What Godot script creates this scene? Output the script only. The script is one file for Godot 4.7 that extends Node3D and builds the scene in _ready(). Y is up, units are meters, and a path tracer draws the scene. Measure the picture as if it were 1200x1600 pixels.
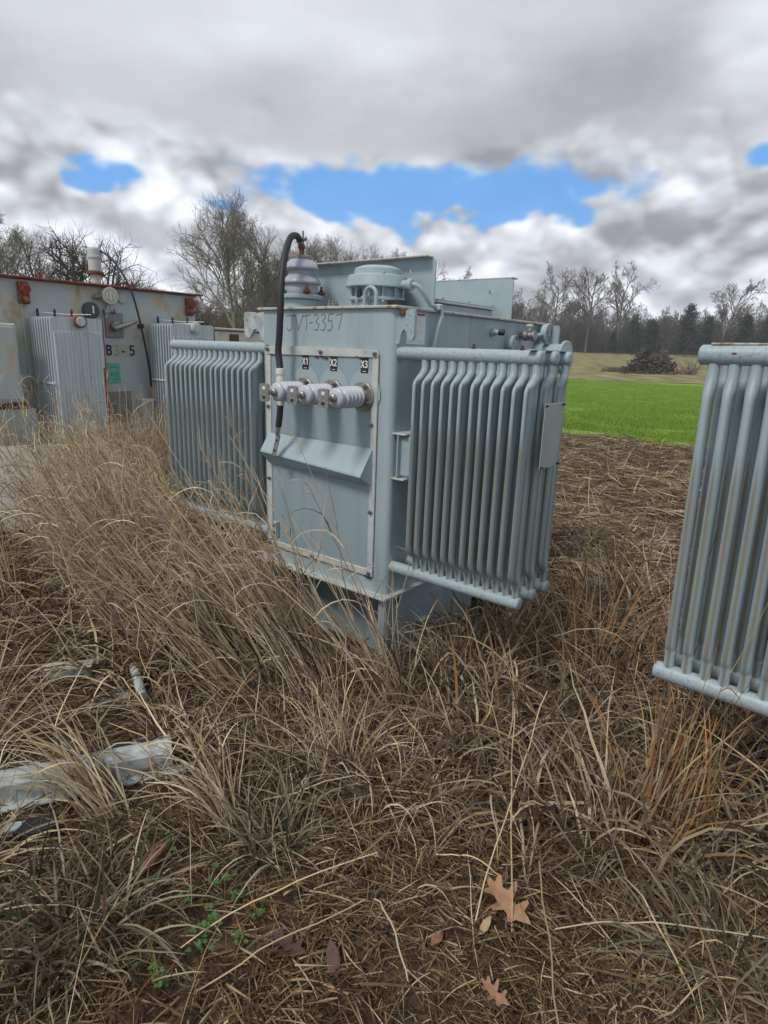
extends Node3D
# A yard of retired power transformers standing in dry winter grass, with a meadow and bare trees behind.

const YAW := -0.6651                        # the way the near transformer is turned
const CORNER := Vector3(0.02, 0.0, -2.856)  # its front right corner on the ground
var rng := RandomNumberGenerator.new()
var M := {}
var used := {}
var bump := FastNoiseLite.new()

# ------------------------------------------------------------------ mesh building
class MB:
	var st := SurfaceTool.new()
	var x := Transform3D.IDENTITY
	var n := 0
	func _init() -> void:
		st.begin(Mesh.PRIMITIVE_TRIANGLES)
		st.set_smooth_group(-1)
	func flat() -> void:
		st.set_smooth_group(-1)
	func smooth(g := 0) -> void:
		st.set_smooth_group(g)
	func v(p: Vector3) -> void:
		st.add_vertex(x * p)
	func tri(a: Vector3, b: Vector3, c: Vector3) -> void:   # seen from outside: counter-clockwise
		v(a); v(c); v(b)
	func quad(a: Vector3, b: Vector3, c: Vector3, d: Vector3) -> void:
		tri(a, b, c); tri(a, c, d)
	func quad_out(a: Vector3, b: Vector3, c: Vector3, d: Vector3, away: Vector3) -> void:
		if (b - a).cross(c - a).dot((a + b + c + d) / 4.0 - away) >= 0.0:
			quad(a, b, c, d)
		else:
			quad(d, c, b, a)
	func tri_out(a: Vector3, b: Vector3, c: Vector3, away: Vector3) -> void:
		if (b - a).cross(c - a).dot((a + b + c) / 3.0 - away) >= 0.0:
			tri(a, b, c)
		else:
			tri(c, b, a)
	func box(c: Vector3, s: Vector3, b := 0.003) -> void:
		var h := s * 0.5
		b = minf(b, minf(h.x, minf(h.y, h.z)) * 0.6)
		var i := h - Vector3(b, b, b)
		for a in 3:
			var u := (a + 1) % 3
			var w := (a + 2) % 3
			for sg in [-1.0, 1.0]:
				var q := []
				for k in [[-1.0, -1.0], [1.0, -1.0], [1.0, 1.0], [-1.0, 1.0]]:
					var p := Vector3.ZERO
					p[a] = sg * h[a]; p[u] = k[0] * i[u]; p[w] = k[1] * i[w]
					q.append(c + p)
				quad_out(q[0], q[1], q[2], q[3], c)
				for su in [-1.0, 1.0]:
					var e := []
					for k in [[0, -1.0], [0, 1.0], [1, 1.0], [1, -1.0]]:
						var p2 := Vector3.ZERO
						p2[a] = sg * (h[a] if k[0] == 0 else i[a]); p2[u] = su * (i[u] if k[0] == 0 else h[u]); p2[w] = k[1] * i[w]
						e.append(c + p2)
					quad_out(e[0], e[1], e[2], e[3], c)
		for sx in [-1.0, 1.0]:
			for sy in [-1.0, 1.0]:
				for sz in [-1.0, 1.0]:
					tri_out(c + Vector3(sx * h.x, sy * i.y, sz * i.z), c + Vector3(sx * i.x, sy * h.y, sz * i.z), c + Vector3(sx * i.x, sy * i.y, sz * h.z), c)
	func ring(c: Vector3, ex: Vector3, ey: Vector3, sides: int) -> Array:
		var r := []
		for k in sides:
			var a := TAU * k / sides
			r.append(c + ex * cos(a) + ey * sin(a))
		return r
	func bridge(r0: Array, r1: Array) -> void:
		var m := r0.size()
		for k in m:
			quad(r0[k], r0[(k + 1) % m], r1[(k + 1) % m], r1[k])
	func fan(c: Vector3, r: Array, up: bool) -> void:
		var m := r.size()
		for k in m:
			if up:
				tri(c, r[k], r[(k + 1) % m])
			else:
				tri(c, r[(k + 1) % m], r[k])
	# a round bar along points; radii one number or one per point
	func tube(p: Array, radii, sides := 10, caps := true) -> void:
		var rings := []
		var up := Vector3.UP
		var t0: Vector3 = (p[1] - p[0]).normalized()
		if absf(t0.dot(up)) > 0.9:
			up = Vector3.RIGHT
		var side := t0.cross(up).normalized()
		for k in p.size():
			var t: Vector3
			if k == 0: t = p[1] - p[0]
			elif k == p.size() - 1: t = p[k] - p[k - 1]
			else: t = p[k + 1] - p[k - 1]
			t = t.normalized()
			side = (side - t * side.dot(t)).normalized()
			var r: float = radii[k] if radii is Array else radii
			rings.append(ring(p[k], side * r, t.cross(side) * r, sides))
		smooth(0)
		for k in rings.size() - 1:
			bridge(rings[k], rings[k + 1])
		flat()
		if caps:
			fan(p[0], rings[0], false)
			fan(p[-1], rings[-1], true)
	# a turned shape: profile of (radius, along) round the axis at o
	func lathe(o: Vector3, axis: Vector3, prof: Array, sides := 24, soft := false) -> void:
		axis = axis.normalized()
		var e := axis.cross(Vector3.UP if absf(axis.y) < 0.9 else Vector3.RIGHT).normalized()
		var f := axis.cross(e)
		var rings := []
		for q in prof:
			rings.append(ring(o + axis * q[1], e * maxf(q[0], 0.0001), f * maxf(q[0], 0.0001), sides))
		for k in rings.size() - 1:
			smooth(0 if soft else k + 1)
			bridge(rings[k], rings[k + 1])
		flat()
		fan(o + axis * prof[0][1], rings[0], false)
		fan(o + axis * prof[-1][1], rings[-1], true)
	# a flat outline (counter-clockwise in ex, ey) given thickness along ex x ey
	func slab(poly: PackedVector2Array, o: Vector3, ex: Vector3, ey: Vector3, thick: float, soft := false) -> void:
		var nrm := ex.cross(ey).normalized() * thick
		var idx := Geometry2D.triangulate_polygon(poly)
		var a := []
		for q in poly:
			a.append(o + ex * q.x + ey * q.y)
		flat()
		for k in range(0, idx.size(), 3):
			var p0: Vector3 = a[idx[k]]
			var p1: Vector3 = a[idx[k + 1]]
			var p2: Vector3 = a[idx[k + 2]]
			if (p1 - p0).cross(p2 - p0).dot(nrm) < 0:
				var s := p1
				p1 = p2
				p2 = s
			tri(p0 + nrm, p1 + nrm, p2 + nrm)
			tri(p0, p2, p1)
		var clock := Geometry2D.is_polygon_clockwise(poly)
		if soft: smooth(0)
		for k in a.size():
			var p: Vector3 = a[k]
			var q2: Vector3 = a[(k + 1) % a.size()]
			if clock: quad(q2, p, p + nrm, q2 + nrm)
			else: quad(p, q2, q2 + nrm, p + nrm)
		flat()
	func done() -> ArrayMesh:
		st.generate_normals()
		return st.commit()

# ribbons, twigs and leaves go straight into arrays
class RB:
	var v := PackedVector3Array()
	var nn := PackedVector3Array()
	var c := PackedColorArray()
	var ix := PackedInt32Array()
	func blade(p: Vector3, d: Vector3, ln: float, w: float, segs: int, droop: float, curl: float, col: Color, r: RandomNumberGenerator, low := 0.004) -> void:
		var side := d.cross(Vector3(r.randf_range(-1, 1), r.randf_range(-.3, .3), r.randf_range(-1, 1))).normalized()
		var b := v.size()
		var tw := r.randf_range(-1.2, 1.2) / segs
		for k in segs + 1:
			var t := float(k) / segs
			var ww := w * (1.0 - 0.86 * t * t) * 0.5
			var nr := d.cross(side).normalized()
			v.append(p - side * ww); v.append(p + side * ww)
			nn.append(nr); nn.append(nr); c.append(col); c.append(col)
			p += d * (ln / segs)
			if p.y < low:
				p.y = low + r.randf() * 0.004
				d.y = absf(d.y) * 0.15
			d = (d + Vector3(0, -droop / segs, 0) + Vector3(r.randf_range(-1, 1), r.randf_range(-1, 1), r.randf_range(-1, 1)) * (curl / segs)).normalized()
			side = (side.rotated(d, tw) - d * side.dot(d)).normalized()
			if k < segs:
				var i := b + k * 2
				ix.append_array([i, i + 1, i + 2, i + 1, i + 3, i + 2])
	func stick(p: Vector3, q: Vector3, r0: float, r1: float, col: Color, sides := 3) -> void:
		var t := (q - p).normalized()
		var e := t.cross(Vector3.UP if absf(t.y) < 0.95 else Vector3.RIGHT).normalized()
		var f := t.cross(e)
		var b := v.size()
		for k in sides:
			var a := TAU * k / sides
			var o := e * cos(a) + f * sin(a)
			v.append(p + o * r0); v.append(q + o * r1)
			nn.append(o); nn.append(o); c.append(col); c.append(col)
		for k in sides:
			var i := b + k * 2
			var j := b + ((k + 1) % sides) * 2
			ix.append_array([i, i + 1, j, j, i + 1, j + 1])
	func leaf(p: Vector3, ex: Vector3, ey: Vector3, col: Color) -> void:
		var b := v.size()
		var nr := ex.cross(ey).normalized()
		for o in [-ex * 0.5, ey * 0.55 + ex * 0.05, ex * 0.5, -ey * 0.45]:
			v.append(p + o); nn.append(nr); c.append(col)
		ix.append_array([b, b + 1, b + 2, b, b + 2, b + 3])
	func done() -> ArrayMesh:
		var a := []
		a.resize(Mesh.ARRAY_MAX)
		a[Mesh.ARRAY_VERTEX] = v; a[Mesh.ARRAY_NORMAL] = nn; a[Mesh.ARRAY_COLOR] = c; a[Mesh.ARRAY_INDEX] = ix
		var m := ArrayMesh.new()
		m.add_surface_from_arrays(Mesh.PRIMITIVE_TRIANGLES, a)
		return m

# ------------------------------------------------------------------ naming and describing
func numbered(called: String) -> String:
	var k: int = used.get(called, 0)
	used[called] = k + 1
	return called if k == 0 else "%s_%03d" % [called, k]

func put(called: String, mesh: Mesh, mat: Material, parent: Node3D = null) -> MeshInstance3D:
	var o := MeshInstance3D.new()
	o.mesh = mesh
	if mat: o.material_override = mat
	if parent == null:
		o.name = numbered(called)
		add_child(o, true)
	else:
		o.name = called
		parent.add_child(o, true)
	return o

func thing(called: String, label: String, category: String, at := Vector3.ZERO, turn := 0.0, group := "") -> Node3D:
	var o := Node3D.new()
	o.name = numbered(called)
	add_child(o)
	o.position = at
	o.rotation.y = turn
	tag(o, label, category, group)
	return o

func tag(o: Node3D, label: String, category: String, group := "", kind := "") -> Node3D:
	if label: o.set_meta("label", label)
	if category: o.set_meta("category", category)
	if group: o.set_meta("group", group)
	if kind: o.set_meta("kind", kind)
	return o

func group_node(called: String, parent: Node3D, at := Vector3.ZERO) -> Node3D:
	var o := Node3D.new()
	o.name = called
	parent.add_child(o, true)
	o.position = at
	return o

# ------------------------------------------------------------------ materials
func lin(r: float, g: float, b: float) -> Color:
	return Color(r, g, b).linear_to_srgb()

func noise_image(size: int, freq: float, octaves: int, seed_: int, stops: Array, stretch := 1.0, kind := FastNoiseLite.TYPE_SIMPLEX_SMOOTH, detail := 0.0) -> Image:
	# stops: [[position 0..1, linear colour], ...]
	var nz := FastNoiseLite.new()
	nz.seed = seed_
	nz.noise_type = kind
	nz.frequency = freq
	nz.fractal_octaves = octaves
	nz.fractal_gain = 0.55
	var hgt := int(size / stretch)
	var src := nz.get_seamless_image(size, hgt)
	src.resize(size, size, Image.INTERPOLATE_CUBIC)
	var fine := FastNoiseLite.new()
	fine.seed = seed_ + 71
	fine.frequency = 0.35
	var fsrc := fine.get_seamless_image(size, size)
	src.convert(Image.FORMAT_L8); fsrc.convert(Image.FORMAT_L8)
	var da := src.get_data()
	var db := fsrc.get_data()
	var lut := []
	for k in 256:
		var t := k / 255.0
		var col: Color = stops[-1][1]
		for s in stops.size() - 1:
			if t <= stops[s + 1][0]:
				var w := clampf((t - stops[s][0]) / maxf(stops[s + 1][0] - stops[s][0], 0.001), 0, 1)
				col = stops[s][1].lerp(stops[s + 1][1], w)
				break
		col = col.linear_to_srgb()
		lut.append([int(col.r * 255), int(col.g * 255), int(col.b * 255)])
	var out := PackedByteArray()
	out.resize(size * size * 3)
	for i in size * size:
		var k := da[i] + int((db[i] - 128) * detail)
		var e: Array = lut[clampi(k, 0, 255)]
		out[i * 3] = e[0]; out[i * 3 + 1] = e[1]; out[i * 3 + 2] = e[2]
	return Image.create_from_data(size, size, false, Image.FORMAT_RGB8, out)

func grain(img: Image, scale: Vector3, rough: float, metal := 0.0, world := false) -> StandardMaterial3D:
	img.generate_mipmaps()
	var m := StandardMaterial3D.new()
	m.albedo_texture = ImageTexture.create_from_image(img)
	m.uv1_triplanar = true
	m.uv1_world_triplanar = world
	m.uv1_scale = scale
	m.roughness = rough
	m.metallic = metal
	return m

func plain(c: Color, rough: float, metal := 0.0) -> StandardMaterial3D:
	var m := StandardMaterial3D.new()
	m.albedo_color = c
	m.roughness = rough
	m.metallic = metal
	return m

func make_materials() -> void:
	var paint := Color(0.340, 0.436, 0.480)
	M.paint = grain(noise_image(512, 0.012, 5, 3, [[0.0, Color(0.255, 0.34, 0.385)], [0.3, Color(0.315, 0.415, 0.465)], [0.6, paint], [1.0, Color(0.365, 0.475, 0.525)]], 1.0, FastNoiseLite.TYPE_SIMPLEX_SMOOTH, 0.25), Vector3(0.9, 0.9, 0.9), 0.42)
	M.panel = grain(noise_image(512, 0.012, 5, 13, [[0.0, Color(0.24, 0.325, 0.375)], [0.35, Color(0.265, 0.355, 0.408)], [0.65, Color(0.278, 0.372, 0.426)], [1.0, Color(0.305, 0.40, 0.455)]], 5.0, FastNoiseLite.TYPE_SIMPLEX_SMOOTH, 0.2), Vector3(1.3, 0.35, 1.3), 0.38)
	# the tank has faint rain streaks; pipes and lugs have chips down to rust and primer
	M.tank = grain(noise_image(512, 0.012, 5, 41, [[0.0, Color(0.255, 0.33, 0.36)], [0.3, Color(0.318, 0.412, 0.455)], [0.6, paint], [0.85, Color(0.36, 0.46, 0.505)], [1.0, Color(0.42, 0.49, 0.50)]], 4.0, FastNoiseLite.TYPE_SIMPLEX_SMOOTH, 0.25), Vector3(1.1, 0.4, 1.1), 0.40)
	M.worn = grain(noise_image(512, 0.055, 3, 42, [[0.0, Color(0.10, 0.05, 0.03)], [0.13, Color(0.14, 0.085, 0.06)], [0.15, Color(0.28, 0.35, 0.385)], [0.6, paint], [0.90, Color(0.365, 0.47, 0.52)], [0.93, Color(0.47, 0.53, 0.55)], [1.0, Color(0.50, 0.55, 0.56)]], 1.0, FastNoiseLite.TYPE_SIMPLEX_SMOOTH, 0.2), Vector3(2.0, 2.0, 2.0), 0.42)
	M.touch_up = plain(lin(0.335, 0.42, 0.455), 0.4)
	# fins carry streaks of green-brown mildew that run down them
	M.fin = grain(noise_image(512, 0.016, 4, 5, [[0.0, Color(0.16, 0.15, 0.10)], [0.26, Color(0.22, 0.23, 0.19)], [0.42, Color(0.31, 0.39, 0.425)], [0.65, Color(0.355, 0.46, 0.51)], [1.0, Color(0.40, 0.50, 0.545)]], 8.0, FastNoiseLite.TYPE_SIMPLEX_SMOOTH, 0.2), Vector3(3.0, 0.35, 3.0), 0.45)
	M.cream = grain(noise_image(256, 0.02, 4, 8, [[0.0, Color(0.34, 0.36, 0.33)], [0.35, Color(0.46, 0.50, 0.49)], [0.75, Color(0.52, 0.56, 0.55)], [1.0, Color(0.58, 0.57, 0.49)]], 1.0, FastNoiseLite.TYPE_SIMPLEX_SMOOTH, 0.2), Vector3(2, 2, 2), 0.5)
	M.rim = grain(noise_image(512, 0.02, 5, 9, [[0.0, Color(0.15, 0.07, 0.035)], [0.27, Color(0.27, 0.15, 0.08)], [0.38, Color(0.46, 0.42, 0.35)], [0.6, Color(0.44, 0.47, 0.46)], [1.0, Color(0.52, 0.53, 0.49)]], 1.0, FastNoiseLite.TYPE_SIMPLEX_SMOOTH, 0.3), Vector3(2.2, 2.2, 2.2), 0.6)
	M.rust = grain(noise_image(256, 0.03, 4, 10, [[0.0, Color(0.05, 0.025, 0.015)], [0.5, Color(0.13, 0.055, 0.03)], [1.0, Color(0.24, 0.11, 0.05)]], 1.0, FastNoiseLite.TYPE_SIMPLEX_SMOOTH, 0.4), Vector3(5, 5, 5), 0.85)
	M.red = grain(noise_image(256, 0.02, 4, 11, [[0.0, Color(0.10, 0.035, 0.025)], [0.4, Color(0.19, 0.045, 0.032)], [0.7, Color(0.29, 0.065, 0.045)], [1.0, Color(0.40, 0.30, 0.26)]], 1.0, FastNoiseLite.TYPE_SIMPLEX_SMOOTH, 0.4), Vector3(3, 3, 3), 0.7)
	M.galv = grain(noise_image(256, 0.05, 4, 12, [[0.0, Color(0.13, 0.12, 0.10)], [0.4, Color(0.30, 0.30, 0.29)], [1.0, Color(0.50, 0.50, 0.48)]], 1.0, FastNoiseLite.TYPE_CELLULAR, 0.5), Vector3(5, 5, 5), 0.45, 0.7)
	M.steel = plain(lin(0.42, 0.42, 0.41), 0.35, 0.85)
	M.bolt = grain(noise_image(128, 0.06, 3, 14, [[0.0, Color(0.10, 0.08, 0.06)], [0.5, Color(0.26, 0.26, 0.24)], [1.0, Color(0.40, 0.38, 0.34)]]), Vector3(9, 9, 9), 0.55, 0.5)
	M.porcelain = plain(lin(0.50, 0.54, 0.61), 0.28)
	M.porcelain.clearcoat_enabled = true
	M.porcelain.clearcoat = 0.25
	M.porcelain.clearcoat_roughness = 0.12
	M.porcelain_grey = plain(lin(0.36, 0.40, 0.45), 0.3)
	M.rubber = plain(lin(0.018, 0.019, 0.024), 0.55)
	M.dark = plain(lin(0.02, 0.02, 0.022), 0.5)
	M.white = plain(lin(0.75, 0.76, 0.76), 0.4)
	M.dial = plain(lin(0.05, 0.055, 0.06), 0.35)
	M.glass = plain(Color(0.8, 0.86, 0.88, 0.05), 0.04)
	M.glass.transparency = BaseMaterial3D.TRANSPARENCY_ALPHA
	M.plastic = plain(lin(0.62, 0.60, 0.54), 0.45)
	M.marker = plain(lin(0.075, 0.085, 0.09), 0.7)
	M.stencil = plain(lin(0.03, 0.03, 0.03), 0.7)
	M.stencil_faint = plain(lin(0.33, 0.34, 0.31), 0.7)
	M.stencil_patch = plain(lin(0.46, 0.46, 0.38), 0.65)
	M.blank = grain(noise_image(128, 0.02, 3, 15, [[0.0, Color(0.40, 0.45, 0.47)], [1.0, Color(0.50, 0.55, 0.57)]]), Vector3(2, 2, 2), 0.4, 0.1)
	# the old transformer behind: chalky grey paint, yellowed and stained
	M.old = grain(noise_image(512, 0.008, 5, 21, [[0.0, Color(0.36, 0.27, 0.18)], [0.2, Color(0.48, 0.45, 0.35)], [0.36, Color(0.50, 0.52, 0.47)], [0.55, Color(0.44, 0.51, 0.525)], [1.0, Color(0.49, 0.56, 0.575)]], 1.6, FastNoiseLite.TYPE_SIMPLEX_SMOOTH, 0.2), Vector3(0.55, 0.55, 0.55), 0.6)
	M.old_fin = grain(noise_image(512, 0.02, 4, 22, [[0.0, Color(0.41, 0.45, 0.46)], [0.4, Color(0.50, 0.57, 0.60)], [1.0, Color(0.60, 0.67, 0.70)]], 6.0, FastNoiseLite.TYPE_SIMPLEX_SMOOTH, 0.2), Vector3(2, 0.4, 2), 0.55)
	M.board = grain(noise_image(256, 0.012, 5, 23, [[0.0, Color(0.40, 0.36, 0.28)], [0.35, Color(0.60, 0.57, 0.49)], [1.0, Color(0.70, 0.67, 0.59)]], 1.0, FastNoiseLite.TYPE_SIMPLEX_SMOOTH, 0.2), Vector3(1, 1, 1), 0.55)
	M.beam = grain(noise_image(256, 0.02, 5, 24, [[0.0, Color(0.16, 0.13, 0.09)], [0.25, Color(0.33, 0.37, 0.37)], [0.6, Color(0.44, 0.50, 0.51)], [1.0, Color(0.52, 0.57, 0.57)]], 1.0, FastNoiseLite.TYPE_SIMPLEX_SMOOTH, 0.3), Vector3(2.5, 2.5, 2.5), 0.5)
	# earth and grass
	M.soil = grain(noise_image(512, 0.03, 5, 31, [[0.0, Color(0.020, 0.014, 0.009)], [0.45, Color(0.055, 0.036, 0.021)], [0.7, Color(0.095, 0.064, 0.037)], [1.0, Color(0.17, 0.12, 0.07)]], 1.0, FastNoiseLite.TYPE_SIMPLEX_SMOOTH, 0.6), Vector3(0.9, 0.9, 0.9), 0.95, 0.0, true)
	M.meadow = grain(noise_image(512, 0.02, 5, 32, [[0.0, Color(0.15, 0.16, 0.035)], [0.3, Color(0.16, 0.265, 0.022)], [0.6, Color(0.185, 0.335, 0.025)], [1.0, Color(0.25, 0.39, 0.045)]], 2.5, FastNoiseLite.TYPE_SIMPLEX_SMOOTH, 0.5), Vector3(0.16, 0.16, 0.16), 0.95, 0.0, true)
	M.stubble = grain(noise_image(512, 0.02, 5, 33, [[0.0, Color(0.10, 0.10, 0.035)], [0.35, Color(0.16, 0.165, 0.05)], [0.55, Color(0.25, 0.205, 0.085)], [1.0, Color(0.33, 0.265, 0.135)]], 3.0, FastNoiseLite.TYPE_SIMPLEX_SMOOTH, 0.4), Vector3(0.05, 0.05, 0.05), 0.95, 0.0, true)
	M.blade = plain(Color.WHITE, 0.75)
	M.blade.vertex_color_use_as_albedo = true
	M.blade.backlight_enabled = true
	M.blade.backlight = Color(0.16, 0.13, 0.08)
	M.bark = plain(Color.WHITE, 0.9)
	M.bark.vertex_color_use_as_albedo = true
	M.needle = plain(Color.WHITE, 0.85)
	M.needle.vertex_color_use_as_albedo = true

# ------------------------------------------------------------------ sky
func cloud_sky() -> ImageTexture:
	var w := 2048
	var h := 1024
	var a := FastNoiseLite.new()
	a.seed = 4; a.frequency = 1.0; a.fractal_octaves = 4; a.fractal_gain = 0.42
	var b := FastNoiseLite.new()
	b.seed = 17; b.frequency = 1.0; b.fractal_octaves = 5; b.fractal_gain = 0.48
	var e := FastNoiseLite.new()
	e.seed = 29; e.frequency = 1.0; e.fractal_octaves = 3
	var bl := FastNoiseLite.new()
	bl.seed = 6; bl.frequency = 1.0; bl.fractal_type = FastNoiseLite.FRACTAL_RIDGED; bl.fractal_octaves = 4; bl.fractal_gain = 0.5
	# openings in the cloud: azimuth, elevation, half width, half height (degrees)
	var gaps := [[3.0, 12.5, 16.5, 1.95], [-23.0, 12.5, 2.8, 0.7], [30.2, 14.5, 3.2, 0.7],
		[62, 11, 13, 2.0], [101, 14, 9, 1.6], [139, 10, 15, 2.2], [-60, 13, 12, 1.9], [-97, 10.5, 14, 2.1], [-140, 13, 10, 1.8], [176, 12, 8, 1.7]]
	# the larger heaps and thin places of the deck: azimuth, elevation, half width, half height, how much lighter
	var heaps := [[0, 17.6, 22, 4.2, -0.075], [27, 21.5, 6, 3.4, 0.17], [-22, 15.6, 6, 1.7, 0.10], [-30, 22, 9, 4, 0.06], [26, 17.0, 8, 2.0, 0.05], [27, 8.4, 6, 1.3, -0.13], [29, 6.3, 4, 0.7, -0.15], [16, 7.6, 6, 1.5, -0.08], [-26, 10.4, 8, 1.0, -0.07],
		[70, 19, 20, 5, -0.07], [110, 24, 9, 4, 0.13], [150, 18, 24, 5, -0.07], [-65, 20, 18, 5, -0.07], [-105, 23, 8, 4, 0.14], [-150, 18, 20, 5, -0.07]]
	var data := PackedByteArray()
	data.resize(w * h * 3)
	for y in h:
		var el := 90.0 - (y + 0.5) / h * 180.0
		if el < -1.0:
			break
		var ce := cos(deg_to_rad(el))
		var se := sin(deg_to_rad(el))
		var flat_ := 1.0 / (se + 0.16)
		for xx in w:
			var azd := (xx + 0.5) / w * 360.0   # the texture's left edge is straight ahead, at -z
			if azd > 180.0: azd -= 360.0
			var az := deg_to_rad(azd)
			var dx := sin(az) * ce
			var dz := -cos(az) * ce
			# the deck overhead thins towards the horizon, so it is seen foreshortened
			var n1 := a.get_noise_3d(dx * flat_ * 0.30, 3.0, dz * flat_ * 0.30)
			var n2 := b.get_noise_3d(dx * 3.6, se * 8.5, dz * 3.6)
			var n3 := e.get_noise_3d(dx * 17.0, se * 34.0, dz * 17.0)
			var n4 := -bl.get_noise_3d(dx * 3.2, se * 5.5 + 2.0, dz * 3.2)   # cauliflower heaps
			var n5 := -bl.get_noise_3d(dx * 3.2, se * 5.5 + 2.13, dz * 3.2)   # the same a little higher: heaps are lit from above
			var low := 1.0 - smoothstep(9.5, 15.0, el)
			var g := -0.7
			for q in gaps:
				var da: float = absf(azd - q[0])
				if da > 180.0: da = 360.0 - da
				if da < q[2] * 1.8:
					var ex: float = da / q[2]
					var ey: float = (el - q[1] + n2 * 1.3 - n4 * 1.3 * low) / q[3]
					g = maxf(g, 1.45 - sqrt(ex * ex * ex * ex + ey * ey))
			var half := lerpf(0.42, 0.17, low)
			var cover := 1.0 - smoothstep(0.52 - half, 0.52 + half, g + n2 * 0.36 + n3 * 0.62)
			var edge := smoothstep(-0.6, 0.5, g + n2 * 0.3)
			# grey of the cloud: heavy above, bright puffs below
			var deck := smoothstep(12.5, 17.0, el + n2 * 5.0 + n3 * 1.5)
			var puff := 0.83 + n2 * 0.15 + n4 * 0.10 + clampf((n4 - n5) * 0.36, -0.11, 0.13) + n3 * 0.04
			var heavy := 0.695 + n1 * 0.23 + n2 * 0.055 + n3 * 0.006 + 0.05 * edge
			heavy += 0.05 * smoothstep(22.0, 60.0, el)
			var l := lerpf(puff, heavy, deck)
			for q in heaps:
				var ha: float = absf(azd - q[0] + n2 * 6.0)
				if ha > 180.0: ha = 360.0 - ha
				if ha < q[2] * 2.2:
					var hx: float = ha / q[2]
					var hy: float = (el - q[1] + n2 * 3.0 + n3 * 0.8) / q[3]
					l += q[4] * exp(-hx * hx - hy * hy)
			l = clampf(l, 0.56, 0.95)
			var cl := Color(l * 0.975, l * 0.99, minf(l * 1.02 + 0.004, 1.0))
			var hz := smoothstep(0.0, 14.0, el)
			var air := Color(0.60, 0.74, 0.88).lerp(Color(0.39, 0.60, 0.84), hz).lerp(Color(0.20, 0.43, 0.78), smoothstep(14.0, 70.0, el))
			var c := air.lerp(cl, 0.06 + 0.94 * cover)
			var i := (y * w + xx) * 3
			data[i] = int(c.r * 255.0); data[i + 1] = int(c.g * 255.0); data[i + 2] = int(c.b * 255.0)
	for y in range(int(h * 91.0 / 180.0) - 1, h):
		for xx in w:
			var i := (y * w + xx) * 3
			data[i] = 176; data[i + 1] = 180; data[i + 2] = 184
	return ImageTexture.create_from_image(Image.create_from_data(w, h, false, Image.FORMAT_RGB8, data))

# ------------------------------------------------------------------ ground
func ground_y(x: float, z: float) -> float:
	var d := Vector2(x, z).length()
	var rough := bump.get_noise_2d(x, z) * (0.07 + 0.10 * smoothstep(4.0, 7.0, d)) + bump.get_noise_2d(x * 4.1 + 50.0, z * 4.1) * 0.022
	return rough * (1.0 - smoothstep(9.0, 26.0, d)) * smoothstep(0.2, 1.2, d) + 2.9 * smoothstep(42.0, 185.0, d) * (1.0 if z < 0 else 0.3)

func sheet(called: String, xs: Array, zs: Array, lift: float, mat: Material) -> void:
	var a := RB.new()
	for zi in zs.size():
		for xi in xs.size():
			var x: float = xs[xi]
			var z: float = zs[zi]
			if z is float:
				a.v.append(Vector3(x, ground_y(x, z) + lift, z))
			var e := 0.02
			a.nn.append(Vector3(ground_y(x - e, z) - ground_y(x + e, z), 2 * e, ground_y(x, z - e) - ground_y(x, z + e)).normalized())
			a.c.append(Color.WHITE)
	var m := xs.size()
	for zi in zs.size() - 1:
		for xi in m - 1:
			var i := zi * m + xi
			a.ix.append_array([i, i + 1, i + m, i + 1, i + m + 1, i + m])
	tag(put(called, a.done(), mat), "", "", "", "structure")

func build_ground() -> void:
	var xs := []
	var zs := []
	for k in 221:
		var s := (k - 110) / 110.0
		xs.append(s * 9.0 + signf(s) * pow(absf(s), 6.0) * 391.0)
	for k in 241:
		var s := (k - 70) / 170.0
		zs.append(-(s * 14.0 + signf(s) * pow(absf(s), 6.0) * 386.0))
	zs.reverse()
	sheet("ground", xs, zs, 0.0, M.soil)
	# meadow, with a ragged near edge; then the tan field beyond
	field("meadow", [[-70.0, -15.0, -48.0], [-20.0, -14.6, -48.0], [-2.0, -14.2, -47.0], [2.0, -13.4, -46.5], [3.8, -12.9, -45.5], [4.7, -11.5, -45.0], [6.5, -10.6, -44.5], [10.0, -9.5, -44.0], [20.0, -9.0, -43.0], [40.0, -9.0, -40.0], [80.0, -9.0, -36.0]], M.meadow, 0.012, 60, 40)
	field("stubble_field", [[-120.0, -46.0, -190.0], [-20.0, -47.0, -190.0], [-2.0, -46.5, -190.0], [4.7, -44.5, -190.0], [10.0, -43.0, -190.0], [20.0, -42.5, -190.0], [40.0, -39.5, -185.0], [80.0, -35.0, -170.0], [150.0, -30.0, -140.0]], M.stubble, 0.03, 90, 50)

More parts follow.
